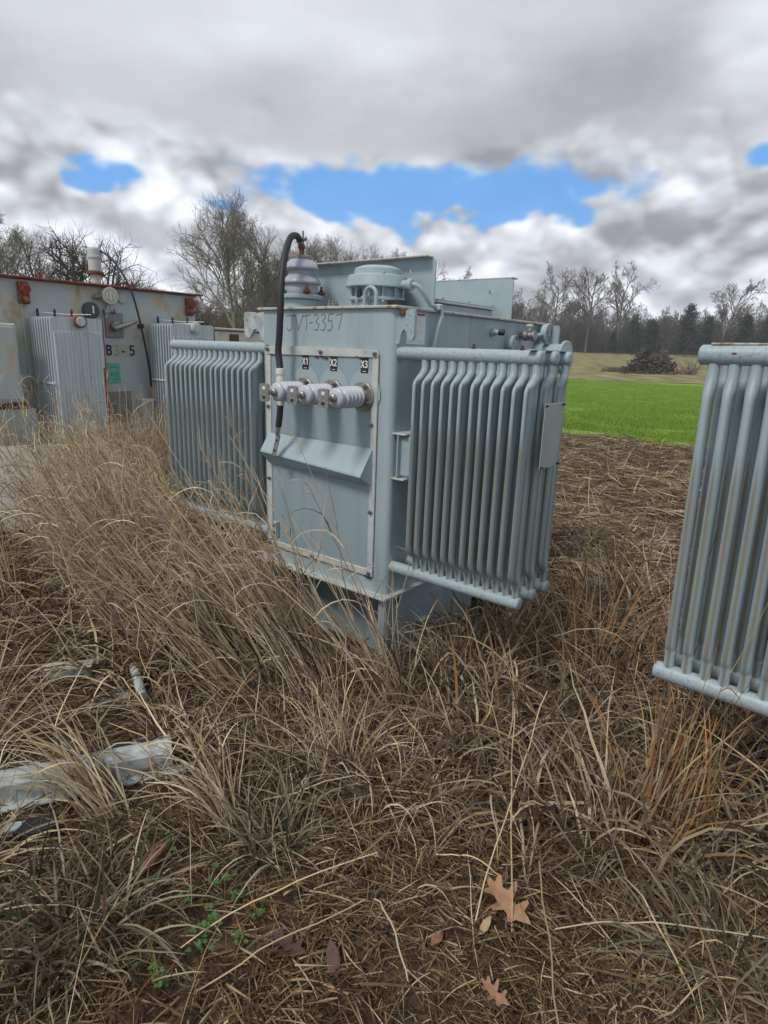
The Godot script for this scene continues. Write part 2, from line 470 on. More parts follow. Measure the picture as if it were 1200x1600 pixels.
func field(called: String, edge: Array, mat: Material, lift: float, nx: int, nz: int) -> void:
	var a := RB.new()
	for i in nx + 1:
		var x := lerpf(edge[0][0], edge[-1][0], float(i) / nx)
		var near := 0.0
		var far := 0.0
		for k in edge.size() - 1:
			if x >= edge[k][0] - 0.001 and x <= edge[k + 1][0] + 0.001:
				var t: float = (x - edge[k][0]) / (edge[k + 1][0] - edge[k][0])
				near = lerpf(edge[k][1], edge[k + 1][1], t)
				far = lerpf(edge[k][2], edge[k + 1][2], t)
		near += bump.get_noise_1d(x * 3.0) * 0.8 * (1.0 if near > -20.0 else 4.0)
		for j in nz + 1:
			var t2 := pow(float(j) / nz, 1.7)
			var z := lerpf(near, far, t2)
			a.v.append(Vector3(x, ground_y(x, z) + lift, z))
			a.nn.append(Vector3.UP)
			a.c.append(Color.WHITE)
	for i in nx:
		for j in nz:
			var q := i * (nz + 1) + j
			a.ix.append_array([q, q + 1, q + nz + 1, q + 1, q + nz + 2, q + nz + 1])
	tag(put(called, a.done(), mat), "", "", "", "structure")

# ------------------------------------------------------------------ the near transformer
const TW := 0.885
const TD := 1.517
const LOW := 0.429
const TOP := 1.7875
const HEAD := 1.587      # height of the upper radiator headers
const FOOT := 0.572      # and of the lower ones
var fin_mesh: ArrayMesh

func rounded_rect(x0: float, x1: float, z0: float, z1: float, r: float, steps := 5) -> PackedVector2Array:
	var p := PackedVector2Array()
	for q in [[x1 - r, z1 - r, 0.0], [x0 + r, z1 - r, PI / 2], [x0 + r, z0 + r, PI], [x1 - r, z0 + r, PI * 1.5]]:
		for k in steps + 1:
			var a: float = q[2] + PI / 2 * k / steps
			p.append(Vector2(q[0] + cos(a) * r, q[1] + sin(a) * r))
	return p

func make_fin(half: float, deep: float, square: float, jog: float) -> ArrayMesh:
	# one cooling tube: round neck, jog forward, long flattened run, and back again
	var m := MB.new()
	var st := [[HEAD - 0.024, 0.0, 0.0175, 0.0175, 1.0], [HEAD - 0.058, 0.0, 0.0175, 0.0175, 1.0], [HEAD - 0.075, jog * 0.2, 0.018, 0.022, 1.0], [HEAD - 0.098, jog * 0.65, 0.0180, lerpf(0.022, deep, 0.5), 0.9], [HEAD - 0.114, jog * 0.92, lerpf(0.017, half, 0.45), lerpf(0.022, deep, 0.85), 0.8], [HEAD - 0.130, jog, lerpf(0.017, half, 0.85), deep * 0.98, square], [HEAD - 0.16, jog, half, deep, square],
		[(HEAD + FOOT) * 0.5, jog, half * 0.97, deep, square], [FOOT + 0.165, jog, half, deep, square], [FOOT + 0.135, jog * 0.97, lerpf(half, 0.017, 0.25), deep * 0.94, square], [FOOT + 0.112, jog * 0.82, lerpf(half, 0.017, 0.8), lerpf(0.02, deep, 0.65), 0.85], [FOOT + 0.094, jog * 0.5, 0.0175, lerpf(0.02, deep, 0.3), 1.0], [FOOT + 0.084, jog * 0.2, 0.0175, 0.0195, 1.0], [FOOT + 0.080, jog * 0.1, 0.0198, 0.0205, 1.0], [FOOT + 0.072, 0.002, 0.0178, 0.018, 1.0], [FOOT + 0.022, 0.0, 0.0175, 0.0175, 1.0]]
	var rings := []
	for q in st:
		var rg := []
		for k in 16:
			var a := TAU * k / 16.0
			rg.append(Vector3(signf(cos(a)) * pow(absf(cos(a)), q[4]) * q[2], q[0], q[1] - signf(sin(a)) * pow(absf(sin(a)), lerpf(1.0, q[4], 0.35)) * q[3]))
		rings.append(rg)
	m.smooth(0)
	for k in rings.size() - 1:
		m.bridge(rings[k + 1], rings[k])
	return m.done()

# a panel along x from 0 to ln, with its tank end at x = 0 (out = 1) or x = ln
func radiator(parent: Node3D, at: Vector3, ln: float, first: float, count: int, pitch: float, fin: ArrayMesh, called := "radiator_panel") -> Node3D:
	var g := group_node(called, parent, at)
	var m := MB.new()
	for e in [[HEAD, "top_header"], [FOOT, "bottom_header"]]:
		m = MB.new()
		var pr := [[0.0285, 0.0], [0.0285, ln - 0.006], [0.024, ln - 0.001], [0.012, ln + 0.002]]
		m.lathe(Vector3(0, e[0], 0), Vector3.RIGHT, [[0.012, -0.002], [0.024, 0.001]] + [[0.0285, 0.006]] + pr.slice(1), 20, false)
		put(e[1], m.done(), M.worn, g)
	for k in count:
		var f := put("fin", fin, M.fin, g)
		f.position = Vector3(first + pitch * k, 0, 0)
		f.rotation.y = rng.randf_range(-0.035, 0.035)
		f.rotation.z = rng.randf_range(-0.0016, 0.0016)
	return g

func plate_hole(w: float, h: float, hole: Vector2, r: float) -> PackedVector2Array:
	# an upright plate with rounded top corners and a bolt hole (joined by a hairline cut)
	var p := PackedVector2Array([Vector2(0, 0), Vector2(hole.x, 0), hole + Vector2(0, -r)])
	for k in range(1, 12):
		var a := -PI / 2 - TAU * k / 12
		p.append(hole + Vector2(cos(a), sin(a)) * r)
	p.append(hole + Vector2(0.00015, -r))
	p.append(Vector2(hole.x + 0.00015, 0))
	p.append_array([Vector2(w, 0), Vector2(w, h - 0.02), Vector2(w - 0.006, h - 0.006), Vector2(w - 0.02, h), Vector2(0.02, h), Vector2(0.006, h - 0.006), Vector2(0, h - 0.02)])
	return p

func print_image(wd: int, ht: int, seed_: int, band: Color) -> ImageTexture:
	# a printed paper label: coloured heading and rows of small unreadable print
	var im := Image.create(wd, ht, false, Image.FORMAT_RGB8)
	im.fill(Color(0.86, 0.87, 0.87))
	var r := RandomNumberGenerator.new()
	r.seed = seed_
	if band.a > 0.5:
		im.fill_rect(Rect2i(int(wd * 0.06), 2, int(wd * 0.9), int(ht * 0.07)), band)
	var y := int(ht * 0.12)
	while y < ht - 6:
		var x := int(wd * 0.08)
		var stop := int(wd * r.randf_range(0.6, 0.92))
		while x < stop:
			var n := r.randi_range(3, 9)
			im.fill_rect(Rect2i(x, y, n, 2), Color(0.62, 0.64, 0.66))
			x += n + 4
		y += 5 if r.randf() > 0.15 else 10
	im.generate_mipmaps()
	return ImageTexture.create_from_image(im)

func decal_quad(a: Vector3, b: Vector3, c: Vector3, d: Vector3) -> ArrayMesh:
	var st := SurfaceTool.new()
	st.begin(Mesh.PRIMITIVE_TRIANGLES)
	var nr := (b - a).cross(d - a).normalized()
	for q in [[a, 0, 1], [c, 1, 0], [b, 1, 1], [a, 0, 1], [d, 0, 0], [c, 1, 0]]:
		st.set_uv(Vector2(q[1], q[2]))
		st.set_normal(nr)
		st.add_vertex(q[0])
	return st.commit()

func lettering(parent: Node3D, text: String, size: float, at: Vector3, mat: Material, called := "lettering", squeeze := 1.0, font_weight := 700) -> MeshInstance3D:
	var t := TextMesh.new()
	t.text = text
	var f := SystemFont.new()
	f.font_names = PackedStringArray(["Droid Sans"])
	f.font_weight = font_weight
	t.font = f
	t.font_size = 48
	t.pixel_size = size / 36.0
	t.depth = 0.0008
	t.curve_step = 2.0
	var o := put(called, t, mat, parent)
	o.position = at
	o.scale = Vector3(squeeze, 1, 1)
	return o

# strokes of a marker pen: each a list of points in the plane
func handwriting(parent: Node3D, strokes: Array, o: Vector3, ex: Vector3, ey: Vector3, wd: float, mat: Material, called := "handwriting") -> void:
	var m := MB.new()
	var nr := ex.cross(ey)
	for s in strokes:
		for k in s.size() - 1:
			var a: Vector2 = s[k]
			var b: Vector2 = s[k + 1]
			var p: Vector2 = (b - a).normalized().orthogonal() * wd * 0.5
			var e: Vector2 = (b - a).normalized() * wd * 0.3
			var q := []
			for z in [a - e + p, a - e - p, b + e - p, b + e + p]:
				q.append(o + ex * z.x + ey * z.y + nr * (0.0006 + 0.00008 * k))
			m.quad(q[0], q[1], q[2], q[3])
	put(called, m.done(), mat, parent)

func hook_plate(m: MB, o: Vector3, ex: Vector3, thick: float) -> void:
	# lifting lug: broad at the tank, an arch cut from below and a blunt outer lobe
	var p := PackedVector2Array([Vector2(0, -0.150), Vector2(0.020, -0.150), Vector2(0.034, -0.142)])
	for k in 7:
		var a := PI * 0.92 - PI * 0.84 * k / 6.0
		p.append(Vector2(0.064 + cos(a) * 0.024, -0.118 + sin(a) * 0.030))
	p.append_array([Vector2(0.094, -0.124), Vector2(0.104, -0.134), Vector2(0.122, -0.132), Vector2(0.134, -0.116), Vector2(0.136, -0.03), Vector2(0.130, -0.004), Vector2(0.115, 0.0), Vector2(0.09, -0.002), Vector2(0.06, -0.008), Vector2(0.03, -0.004), Vector2(0, 0.0)])
	m.slab(p, o, ex, Vector3.UP, thick, false)

func low_bushing(parent: Node3D, at: Vector3) -> void:
	var g := group_node("low_voltage_bushing", parent, at)
	var m := MB.new()
	m.lathe(Vector3.ZERO, Vector3.BACK, [[0.066, 0.0], [0.068, 0.003], [0.068, 0.013], [0.064, 0.017], [0.045, 0.018], [0.043, 0.028], [0.036, 0.030]], 28)
	var fl := put("flange", m.done(), M.galv, g)
	for k in 4:
		var a := PI / 4 + PI / 2 * k + 0.3
		var b := MB.new()
		b.lathe(Vector3(cos(a) * 0.054, sin(a) * 0.054, 0.016), Vector3.BACK, [[0.010, 0.0], [0.010, 0.007], [0.005, 0.0075], [0.005, 0.02], [0.004, 0.022]], 6)
		put("bolt", b.done(), M.bolt, fl)
	m = MB.new()
	var prof := [[0.034, 0.026]]
	for k in 5:
		var z := 0.040 + 0.026 * k
		prof.append_array([[0.0285, z], [0.029, z + 0.004], [0.044, z + 0.008], [0.0490, z + 0.010], [0.0495, z + 0.0125], [0.0470, z + 0.0145], [0.031, z + 0.0175], [0.0285, z + 0.021]])
	prof.append_array([[0.034, 0.172], [0.040, 0.176], [0.044, 0.182], [0.0445, 0.190], [0.042, 0.197], [0.037, 0.201], [0.012, 0.203]])
	m.lathe(Vector3.ZERO, Vector3.BACK, prof, 28, true)
	put("porcelain", m.done(), M.porcelain, g)
	m = MB.new()
	m.lathe(Vector3.ZERO, Vector3.BACK, [[0.018, 0.202], [0.0185, 0.206], [0.0185, 0.220], [0.013, 0.224], [0.011, 0.228], [0.011, 0.250]], 18)
	put("stem", m.done(), M.galv, g)
	m = MB.new()
	# two-hole spade, upright, seen nearly face on
	m.x = Transform3D(Basis(Vector3.UP, 0.25), Vector3(-0.004, 0, 0.262))
	m.slab(rounded_rect(-0.026, 0.026, -0.042, 0.042, 0.012, 4), Vector3(0, 0, 0), Vector3.RIGHT, Vector3.UP, 0.010)
	var pad := put("terminal_pad", m.done(), M.galv, g)
	for s in [-1, 1]:
		var b := MB.new()
		b.x = m.x
		b.lathe(Vector3(0, s * 0.022, 0.0095), Vector3.BACK, [[0.0085, 0.0], [0.0085, 0.0012]], 12)
		put("bolt_hole", b.done(), M.white if s > 0 else M.dark, pad)

func bolt_on(parent: Node3D, at: Vector3, axis: Vector3, r := 0.009, mat: Material = null) -> void:
	var b := MB.new()
	b.lathe(at, axis, [[r, 0.0], [r, r * 0.8], [r * 0.55, r * 0.85], [r * 0.55, r * 2.0], [r * 0.4, r * 2.1]], 6)
	put("bolt", b.done(), mat if mat else M.bolt, parent)

func build_near() -> void:
	var t := thing("power_transformer", "blue-grey transformer in the middle with three ribbed bushings and handwritten number", "transformer", CORNER, YAW)
	fin_mesh = make_fin(0.0092, 0.056, 0.5, 0.033)
	var m := MB.new()
	# base: skirt plates under the tank, the front one set back
	var base := group_node("base", t)
	m = MB.new(); m.box(Vector3(-TW / 2, 0.205, -0.20), Vector3(TW - 0.05, 0.43, 0.010)); put("front_plate", m.done(), M.paint, base)
	m = MB.new(); m.box(Vector3(-0.012, 0.205, -0.44), Vector3(0.010, 0.43, 0.86)); var sp := put("side_plate", m.done(), M.paint, base)
	m = MB.new(); m.lathe(Vector3(-0.0065, 0.365, -0.108), Vector3.RIGHT, [[0.019, 0.0], [0.019, 0.0012]], 16); put("jack_hole", m.done(), M.dark, sp)
	m = MB.new(); m.box(Vector3(0.008, 0.20, -0.33), Vector3(0.03, 0.012, 0.09)); m.box(Vector3(0.002, 0.17, -0.33), Vector3(0.018, 0.05, 0.012)); put("ground_pad", m.done(), M.cream, sp)
	m = MB.new(); m.box(Vector3(-TW + 0.012, 0.205, -0.70), Vector3(0.010, 0.43, 1.38)); put("side_plate", m.done(), M.paint, base)
	m = MB.new(); m.box(Vector3(-0.022, 0.190, -0.005), Vector3(0.044, 0.46, 0.012)); put("corner_flange", m.done(), M.paint, base)
	m = MB.new(); m.box(Vector3(-TW + 0.022, 0.190, -0.005), Vector3(0.044, 0.46, 0.012)); put("corner_flange", m.done(), M.paint, base)
	m = MB.new(); m.box(Vector3(-TW / 2, 0.205, -1.40), Vector3(TW - 0.05, 0.43, 0.012)); put("rear_plate", m.done(), M.paint, base)
	m = MB.new(); m.box(Vector3(-TW / 2, LOW - 0.006, -TD / 2 + 0.008), Vector3(TW + 0.06, 0.012, TD + 0.075), 0.002); put("bottom_flange", m.done(), M.cream, t)
	# tank with rounded upright corners
	m = MB.new(); m.slab(rounded_rect(-TW, 0.0, -0.0, TD, 0.034, 6), Vector3(0, LOW, 0), Vector3.RIGHT, Vector3.FORWARD, TOP - 0.012 - LOW, true)
	var tank := put("tank", m.done(), M.tank, t)
	m = MB.new(); m.box(Vector3(0.0006, 1.63, -0.643), Vector3(0.003, 0.30, 0.007), 0.001); put("weld_seam", m.done(), M.paint, tank)
	m = MB.new(); m.box(Vector3(-TW / 2 + 0.005, TOP - 0.005, -TD / 2), Vector3(TW + 0.034, 0.013, TD + 0.036), 0.003); put("lid", m.done(), M.rim, t)
	# pen number on the front
	var g := [
		[Vector2(0, 0.075), Vector2(0.045, 0.078), Vector2(0.09, 0.074)], [Vector2(0.052, 0.078), Vector2(0.056, 0.03), Vector2(0.045, 0.008), Vector2(0.025, 0.004), Vector2(0.012, 0.018)],
		[Vector2(0.088, 0.066), Vector2(0.108, 0.006), Vector2(0.148, 0.082)],
		[Vector2(0.145, 0.072), Vector2(0.205, 0.08)], [Vector2(0.176, 0.076), Vector2(0.178, 0.028), Vector2(0.172, 0.006)],
		[Vector2(0.196, 0.042), Vector2(0.224, 0.043)],
		[Vector2(0.236, 0.074), Vector2(0.258, 0.083), Vector2(0.270, 0.070), Vector2(0.250, 0.047), Vector2(0.274, 0.034), Vector2(0.262, 0.008), Vector2(0.236, 0.010)],
		[Vector2(0.290, 0.076), Vector2(0.312, 0.084), Vector2(0.325, 0.070), Vector2(0.304, 0.048), Vector2(0.328, 0.034), Vector2(0.314, 0.008), Vector2(0.290, 0.010)],
		[Vector2(0.388, 0.084), Vector2(0.350, 0.080), Vector2(0.346, 0.050), Vector2(0.372, 0.052), Vector2(0.378, 0.024), Vector2(0.360, 0.006), Vector2(0.340, 0.010)],
		[Vector2(0.404, 0.076), Vector2(0.450, 0.084), Vector2(0.424, 0.010)]]
	handwriting(tank, g, Vector3(-0.700, 1.672, 0.0), Vector3.RIGHT * 0.86, Vector3.UP, 0.0040, M.marker)
	# paper notices on the side wall
	var pm := StandardMaterial3D.new()
	pm.albedo_texture = print_image(160, 220, 3, Color(0.72, 0.18, 0.2)); pm.roughness = 0.6
	put("warning_label", decal_quad(Vector3(0.0012, 1.628, -0.085), Vector3(0.0012, 1.628, -0.232), Vector3(0.0012, 1.765, -0.232), Vector3(0.0012, 1.765, -0.085)), pm, tank)
	pm = StandardMaterial3D.new()
	pm.albedo_texture = print_image(160, 100, 5, Color(0, 0, 0, 0)); pm.roughness = 0.6
	put("data_label", decal_quad(Vector3(0.0012, 1.615, -1.22), Vector3(0.0012, 1.615, -1.39), Vector3(0.0012, 1.675, -1.39), Vector3(0.0012, 1.675, -1.22)), pm, tank)
	# bolted front panel in its pale gasket frame
	var fp := group_node("front_panel", t)
	m = MB.new(); m.box(Vector3(-0.460, 1.055, 0.002), Vector3(0.752, 1.08, 0.008), 0.002); var pl := put("panel_plate", m.done(), M.panel, fp)
	var fr := group_node("gasket_frame", fp)
	var x0 := -0.84; var x1 := -0.078; var y0 := 0.508; var y1 := 1.600; var bw := 0.036
	m = MB.new(); m.slab(PackedVector2Array([Vector2(x0 + 0.02, y1), Vector2(x0, y1 - 0.02), Vector2(x0, y1 - bw - 0.006), Vector2(x1, y1 - bw), Vector2(x1, y1 - 0.02), Vector2(x1 - 0.02, y1 - 0.003), Vector2(-0.45, y1 + 0.004)]), Vector3(0, 0, 0.004), Vector3.RIGHT, Vector3.UP, 0.010); put("top_strip", m.done(), M.cream, fr)
	m = MB.new(); m.box(Vector3((x0 + x1) / 2, y0 + bw / 2, 0.009), Vector3(x1 - x0, bw, 0.010), 0.003); put("bottom_strip", m.done(), M.cream, fr)
	m = MB.new(); m.box(Vector3(x0 + bw / 2, (y0 + y1) / 2 - 0.003, 0.0085), Vector3(bw, y1 - y0 - bw * 2 - 0.01, 0.009), 0.003); put("side_strip", m.done(), M.cream, fr)
	m = MB.new(); m.box(Vector3(x1 - bw / 2, (y0 + y1) / 2 - 0.003, 0.0085), Vector3(bw, y1 - y0 - bw * 2 - 0.002, 0.009), 0.003); put("side_strip", m.done(), M.cream, fr)
	for q in [[x0 + 0.018, 1.585], [-0.436, 1.58], [x1 - 0.018, 1.582], [x0 + 0.018, 1.29], [x1 - 0.03, 1.26], [x0 + 0.018, 0.90], [x1 - 0.02, 0.84], [x0 + 0.018, 0.53], [-0.49, 0.527], [x1 - 0.02, 0.527]]:
		m = MB.new(); m.box(Vector3(q[0], q[1] - 0.004, 0.0155), Vector3(0.026, 0.016, 0.004), 0.001); m.lathe(Vector3(q[0], q[1], 0.0175), Vector3.BACK, [[0.008, 0], [0.008, 0.007], [0.005, 0.0075], [0.005, 0.014]], 6); put("clamp_bolt", m.done(), M.bolt, fp)
	# old sealing compound that has turned black and squeezed out in lumps along the frame
	for q in [[-0.80, 1.557, 0.04], [-0.47, 1.555, 0.03], [-0.42, 1.553, 0.05], [-0.19, 1.560, 0.05], [-0.15, 1.561, 0.02], [-0.825, 1.60, 0.02], [-0.825, 0.545, 0.035], [-0.11, 0.502, 0.04]]:
		m = MB.new()
		m.x = Transform3D(Basis(Vector3.BACK, rng.randf_range(-0.25, 0.05)), Vector3(q[0], q[1], 0.010))
		m.box(Vector3.ZERO, Vector3(q[2], 0.005, 0.010), 0.002)
		put("sealant", m.done(), M.dark, fp)
	# fresher paint sprayed round the bushings
	for x in [-0.549, -0.357, -0.163]:
		m = MB.new()
		var pts := PackedVector2Array()
		for k in 28:
			var a := TAU * k / 28
			pts.append(Vector2(cos(a) * 0.098, sin(a) * 0.118 if sin(a) > 0 else sin(a) * 0.07))
		m.slab(pts, Vector3(x, 1.392, 0.006 + 0.0005 * absf(x) * 3.0), Vector3.RIGHT, Vector3.UP, 0.0006)
		put("touch_up_paint", m.done(), M.touch_up, fp)
		var nm: String = {-0.549: "X1", -0.357: "X2", -0.163: "X3"}[x]
		m = MB.new(); m.box(Vector3(x, 1.5245, 0.0072), Vector3(0.046, 0.068, 0.0012), 0.0003)
		var lb := put("phase_label", m.done(), M.dark, fp)
		lettering(lb, nm, 0.034, Vector3(x, 1.530, 0.0085), M.white, "lettering", 0.82)
		m = MB.new(); m.box(Vector3(x, 1.4985, 0.0080), Vector3(0.018, 0.003, 0.0008), 0.0002); put("underline", m.done(), M.white, lb)
		low_bushing(t, Vector3(x, 1.385, 0.0075))
	# rain hood under the bushings
	m = MB.new()
	var h0 := -0.822; var h1 := -0.096
	var L := [Vector3(h0, 1.148, 0.013), Vector3(h0 + 0.005, 1.060, 0.078), Vector3(h0 + 0.005, 1.052, 0.080), Vector3(h0, 0.980, 0.013)]
	var R := [Vector3(h1, 1.146, 0.013), Vector3(h1 - 0.004, 1.026, 0.092), Vector3(h1 - 0.004, 1.017, 0.094), Vector3(h1, 0.966, 0.013)]
	var hc := Vector3((h0 + h1) / 2, 1.05, 0.03)
	for k in 3: m.quad_out(L[k], R[k], R[k + 1], L[k + 1], hc)
	for e in [L, R]:
		m.tri_out(e[0], e[1], e[2], hc); m.tri_out(e[0], e[2], e[3], hc)
	put("drip_hood", m.done(), M.tank, t)
	# hinge clip low on the panel
	var hp := group_node("hinge_clip", t)
	m = MB.new(); m.box(Vector3(-0.775, 0.616, 0.012), Vector3(0.042, 0.085, 0.006), 0.001); m.box(Vector3(-0.757, 0.616, 0.022), Vector3(0.005, 0.085, 0.022), 0.001); put("clip_plate", m.done(), M.cream, hp)
	for s in [-1, 1]: bolt_on(hp, Vector3(-0.782, 0.616 + s * 0.02, 0.014), Vector3.BACK, 0.009)
	# channel bracket welded to the side by the corner
	var sb := group_node("side_bracket", t)
	m = MB.new(); m.box(Vector3(0.050, 1.122, -0.090), Vector3(0.098, 0.200, 0.110), 0.014); put("bracket_body", m.done(), M.paint, sb)
	for s in [-1, 1]:
		m = MB.new(); m.box(Vector3(0.036, 1.122 + s * 0.105, -0.080), Vector3(0.076, 0.008, 0.14), 0.002); put("bracket_lip", m.done(), M.cream, sb)
	m = MB.new(); m.box(Vector3(0.030, 1.122, -0.026), Vector3(0.008, 0.200, 0.030), 0.002); put("bracket_edge", m.done(), M.paint, sb)
	# lifting lugs
	for q in [[-0.010, -0.035, 0.76], [-TW, -0.035, -1.35], [0.0, -TD + 0.06, 1.0]]:
		m = MB.new()
		hook_plate(m, Vector3(q[0], TOP - 0.014, q[1]), Vector3.RIGHT * q[2], 0.018)
		put("lifting_lug", m.done(), M.worn if q[2] > 0 else M.beam, t)
	m = MB.new(); m.box(Vector3(0.030, TOP - 0.028, -0.011), Vector3(0.026, 0.026, 0.012), 0.002); put("lug_bolt", m.done(), M.rust, t)
	# radiators: three panels each side
	for k in 3:
		radiator(t, Vector3(-0.004, 0, -0.0444 - 0.1365 * k), 0.694, 0.148, 12, 0.0476, fin_mesh)
	for k in 3:
		radiator(t, Vector3(-TW - 0.88, 0, -0.0444 - 0.1365 * k), 0.884, 0.04, 17, 0.0488, fin_mesh)
	# blank plate bolted across the panel ends, and packing washers on the top header
	var bp := group_node("blank_plate", t)
	m = MB.new(); m.box(Vector3(0.716, 1.285, -0.135), Vector3(0.003, 0.26, 0.175), 0.001); put("plate", m.done(), M.blank, bp)
	for s in [[-1, 1], [1, 1], [-1, -1], [1, -1]]: bolt_on(bp, Vector3(0.717, 1.285 + s[1] * 0.122, -0.135 + s[0] * 0.08), Vector3.RIGHT, 0.006, M.dark)
	m = MB.new(); m.box(Vector3(0.655, HEAD + 0.030, -0.18), Vector3(0.03, 0.005, 0.36), 0.001); put("tie_strip", m.done(), M.paint, t)
	for x in [0.38, 0.60]: bolt_on(t, Vector3(x, HEAD + 0.026, -0.0444), Vector3.UP, 0.010, M.rust)
	build_lid_gear(t)

func build_lid_gear(t: Node3D) -> void:
	var y := TOP + 0.0015
	var m := MB.new()
	# high voltage bushing
	var hv := group_node("high_voltage_bushing", t, Vector3(-0.755, y, -0.165))
	m.lathe(Vector3.ZERO, Vector3.UP, [[0.090, 0.0], [0.090, 0.045], [0.085, 0.05], [0.112, 0.052], [0.114, 0.056], [0.114, 0.068], [0.110, 0.072], [0.088, 0.074]], 32)
	var cl := put("base_flange", m.done(), M.paint, hv)
	for k in 4:
		var a := 0.5 + PI / 2 * k
		m = MB.new(); m.x = Transform3D(Basis(Vector3.UP, -a), Vector3(cos(a) * 0.102, 0.085, sin(a) * 0.102))
		m.box(Vector3.ZERO, Vector3(0.045, 0.016, 0.03), 0.003); m.lathe(Vector3(0.006, 0.006, 0), Vector3.UP, [[0.010, 0], [0.010, 0.012], [0.006, 0.013], [0.006, 0.03]], 6)
		put("clamp", m.done(), M.rust, cl)
	m = MB.new()
	m.lathe(Vector3.ZERO, Vector3.UP, [[0.080, 0.07], [0.085, 0.076], [0.086, 0.115], [0.080, 0.122], [0.086, 0.124], [0.100, 0.126], [0.103, 0.131], [0.101, 0.138], [0.090, 0.152], [0.072, 0.166], [0.064, 0.178], [0.063, 0.192], [0.070, 0.195], [0.090, 0.197], [0.093, 0.203], [0.090, 0.211], [0.076, 0.228], [0.062, 0.240], [0.055, 0.246], [0.0525, 0.25]], 36, true)
	put("porcelain", m.done(), M.porcelain_grey, hv)
	m = MB.new(); m.lathe(Vector3.ZERO, Vector3.UP, [[0.055, 0.246], [0.056, 0.25], [0.056, 0.262], [0.05, 0.266], [0.022, 0.268]], 24); put("cap", m.done(), M.bolt, hv)
	m = MB.new(); m.lathe(Vector3.ZERO, Vector3.UP, [[0.014, 0.262], [0.014, 0.30], [0.019, 0.302], [0.019, 0.318], [0.014, 0.32]], 8); put("stud", m.done(), M.rust, hv)
	m = MB.new(); m.box(Vector3(0, 0.335, 0.004), Vector3(0.026, 0.034, 0.030), 0.004); m.lathe(Vector3(0.004, 0.33, 0.018), Vector3.BACK, [[0.009, 0], [0.009, 0.012], [0.005, 0.013], [0.005, 0.022]], 6); m.box(Vector3(0.012, 0.365, 0), Vector3(0.006, 0.04, 0.010), 0.001); m.lathe(Vector3(0.018, 0.34, 0), Vector3(1, 0.4, 0), [[0.007, 0], [0.007, 0.02]], 6)
	put("clamp_terminal", m.done(), M.bolt, hv)
	# pressure relief cover
	var pv := group_node("relief_cover", t, Vector3(-0.245, y, -0.172))
	m = MB.new(); m.lathe(Vector3.ZERO, Vector3.UP, [[0.118, 0.0], [0.118, 0.030], [0.132, 0.031], [0.135, 0.034], [0.135, 0.044], [0.132, 0.047], [0.112, 0.048], [0.112, 0.092]], 36); put("neck", m.done(), M.paint, pv)
	m = MB.new(); m.lathe(Vector3.ZERO, Vector3.UP, [[0.120, 0.088], [0.149, 0.089], [0.153, 0.093], [0.152, 0.100], [0.142, 0.140], [0.138, 0.144], [0.118, 0.146], [0.114, 0.150], [0.112, 0.172], [0.106, 0.178], [0.080, 0.188], [0.03, 0.193]], 40); var dome := put("dome", m.done(), M.paint, pv)
	for k in 3:
		var a := 0.7 + TAU / 3 * k
		m = MB.new(); m.box(Vector3(cos(a) * 0.127, 0.150, sin(a) * 0.127), Vector3(0.016, 0.012, 0.016), 0.002); put("nut", m.done(), M.paint, dome)
	for k in 12:
		var a := TAU * (k + 0.3) / 12
		m = MB.new(); m.lathe(Vector3(cos(a) * 0.125, 0.022, sin(a) * 0.125), Vector3.UP, [[0.010, 0], [0.010, 0.010], [0.006, 0.011], [0.006, 0.052], [0.009, 0.053], [0.009, 0.066]], 6); put("post", m.done(), M.paint, pv)
	m = MB.new(); m.box(Vector3(0.0, 0.058, 0.135), Vector3(0.022, 0.034, 0.012), 0.002); put("latch", m.done(), M.dark, pv)
	m = MB.new(); m.box(Vector3(0.145, 0.018, 0.03), Vector3(0.07, 0.03, 0.06), 0.004); put("foot_block", m.done(), M.dark, pv)
	var arch := []
	for k in 9:
		var a := PI - PI * k / 8
		arch.append(Vector3(0.08 + cos(a) * 0.034, 0.048 + sin(a) * 0.034, 0.148))
	arch.push_front(Vector3(0.046, 0.0, 0.148)); arch.append(Vector3(0.114, 0.0, 0.148))
	m = MB.new(); m.tube(arch, 0.009, 10); put("lifting_eye", m.done(), M.paint, t).position = pv.position
	# small plug cluster on the lid beside it
	m = MB.new()
	for q in [[-0.02, 0.0, 0.012], [0.015, 0.01, 0.010], [0.0, -0.025, 0.011]]:
		m.lathe(Vector3(-0.432 + q[0], y, -0.06 + q[1]), Vector3.UP, [[q[2], 0], [q[2], 0.018], [q[2] * 0.6, 0.02], [q[2] * 0.6, 0.034]], 6)
	put("plug", m.done(), M.bolt, t)
	# conduit from the cover over the lid edge and down the side
	var cd := group_node("conduit", t)
	m = MB.new(); m.lathe(Vector3(-0.095, 1.892, -0.172), Vector3(1, 0, 0.0), [[0.020, 0], [0.020, 0.035], [0.027, 0.036], [0.027, 0.055], [0.022, 0.058]], 8); put("connector", m.done(), M.paint, cd)
	var pts := []
	for q in [[-0.05, 1.892, -0.172], [-0.03, 1.892, -0.175], [-0.015, 1.885, -0.185], [0.0, 1.865, -0.20], [0.008, 1.83, -0.225], [0.012, 1.806, -0.25], [0.022, 1.801, -0.285], [0.034, 1.790, -0.31], [0.036, 1.760, -0.315], [0.026, 1.70, -0.30], [0.018, 1.62, -0.285], [0.016, 1.56, -0.28]]: pts.append(Vector3(q[0], q[1], q[2]))
	m = MB.new(); m.tube(pts, 0.0105, 10); put("hose", m.done(), M.paint, cd)
	m = MB.new(); m.box(Vector3(0.030, 1.800, -0.298), Vector3(0.02, 0.028, 0.034), 0.004); put("edge_clip", m.done(), M.cream, cd)
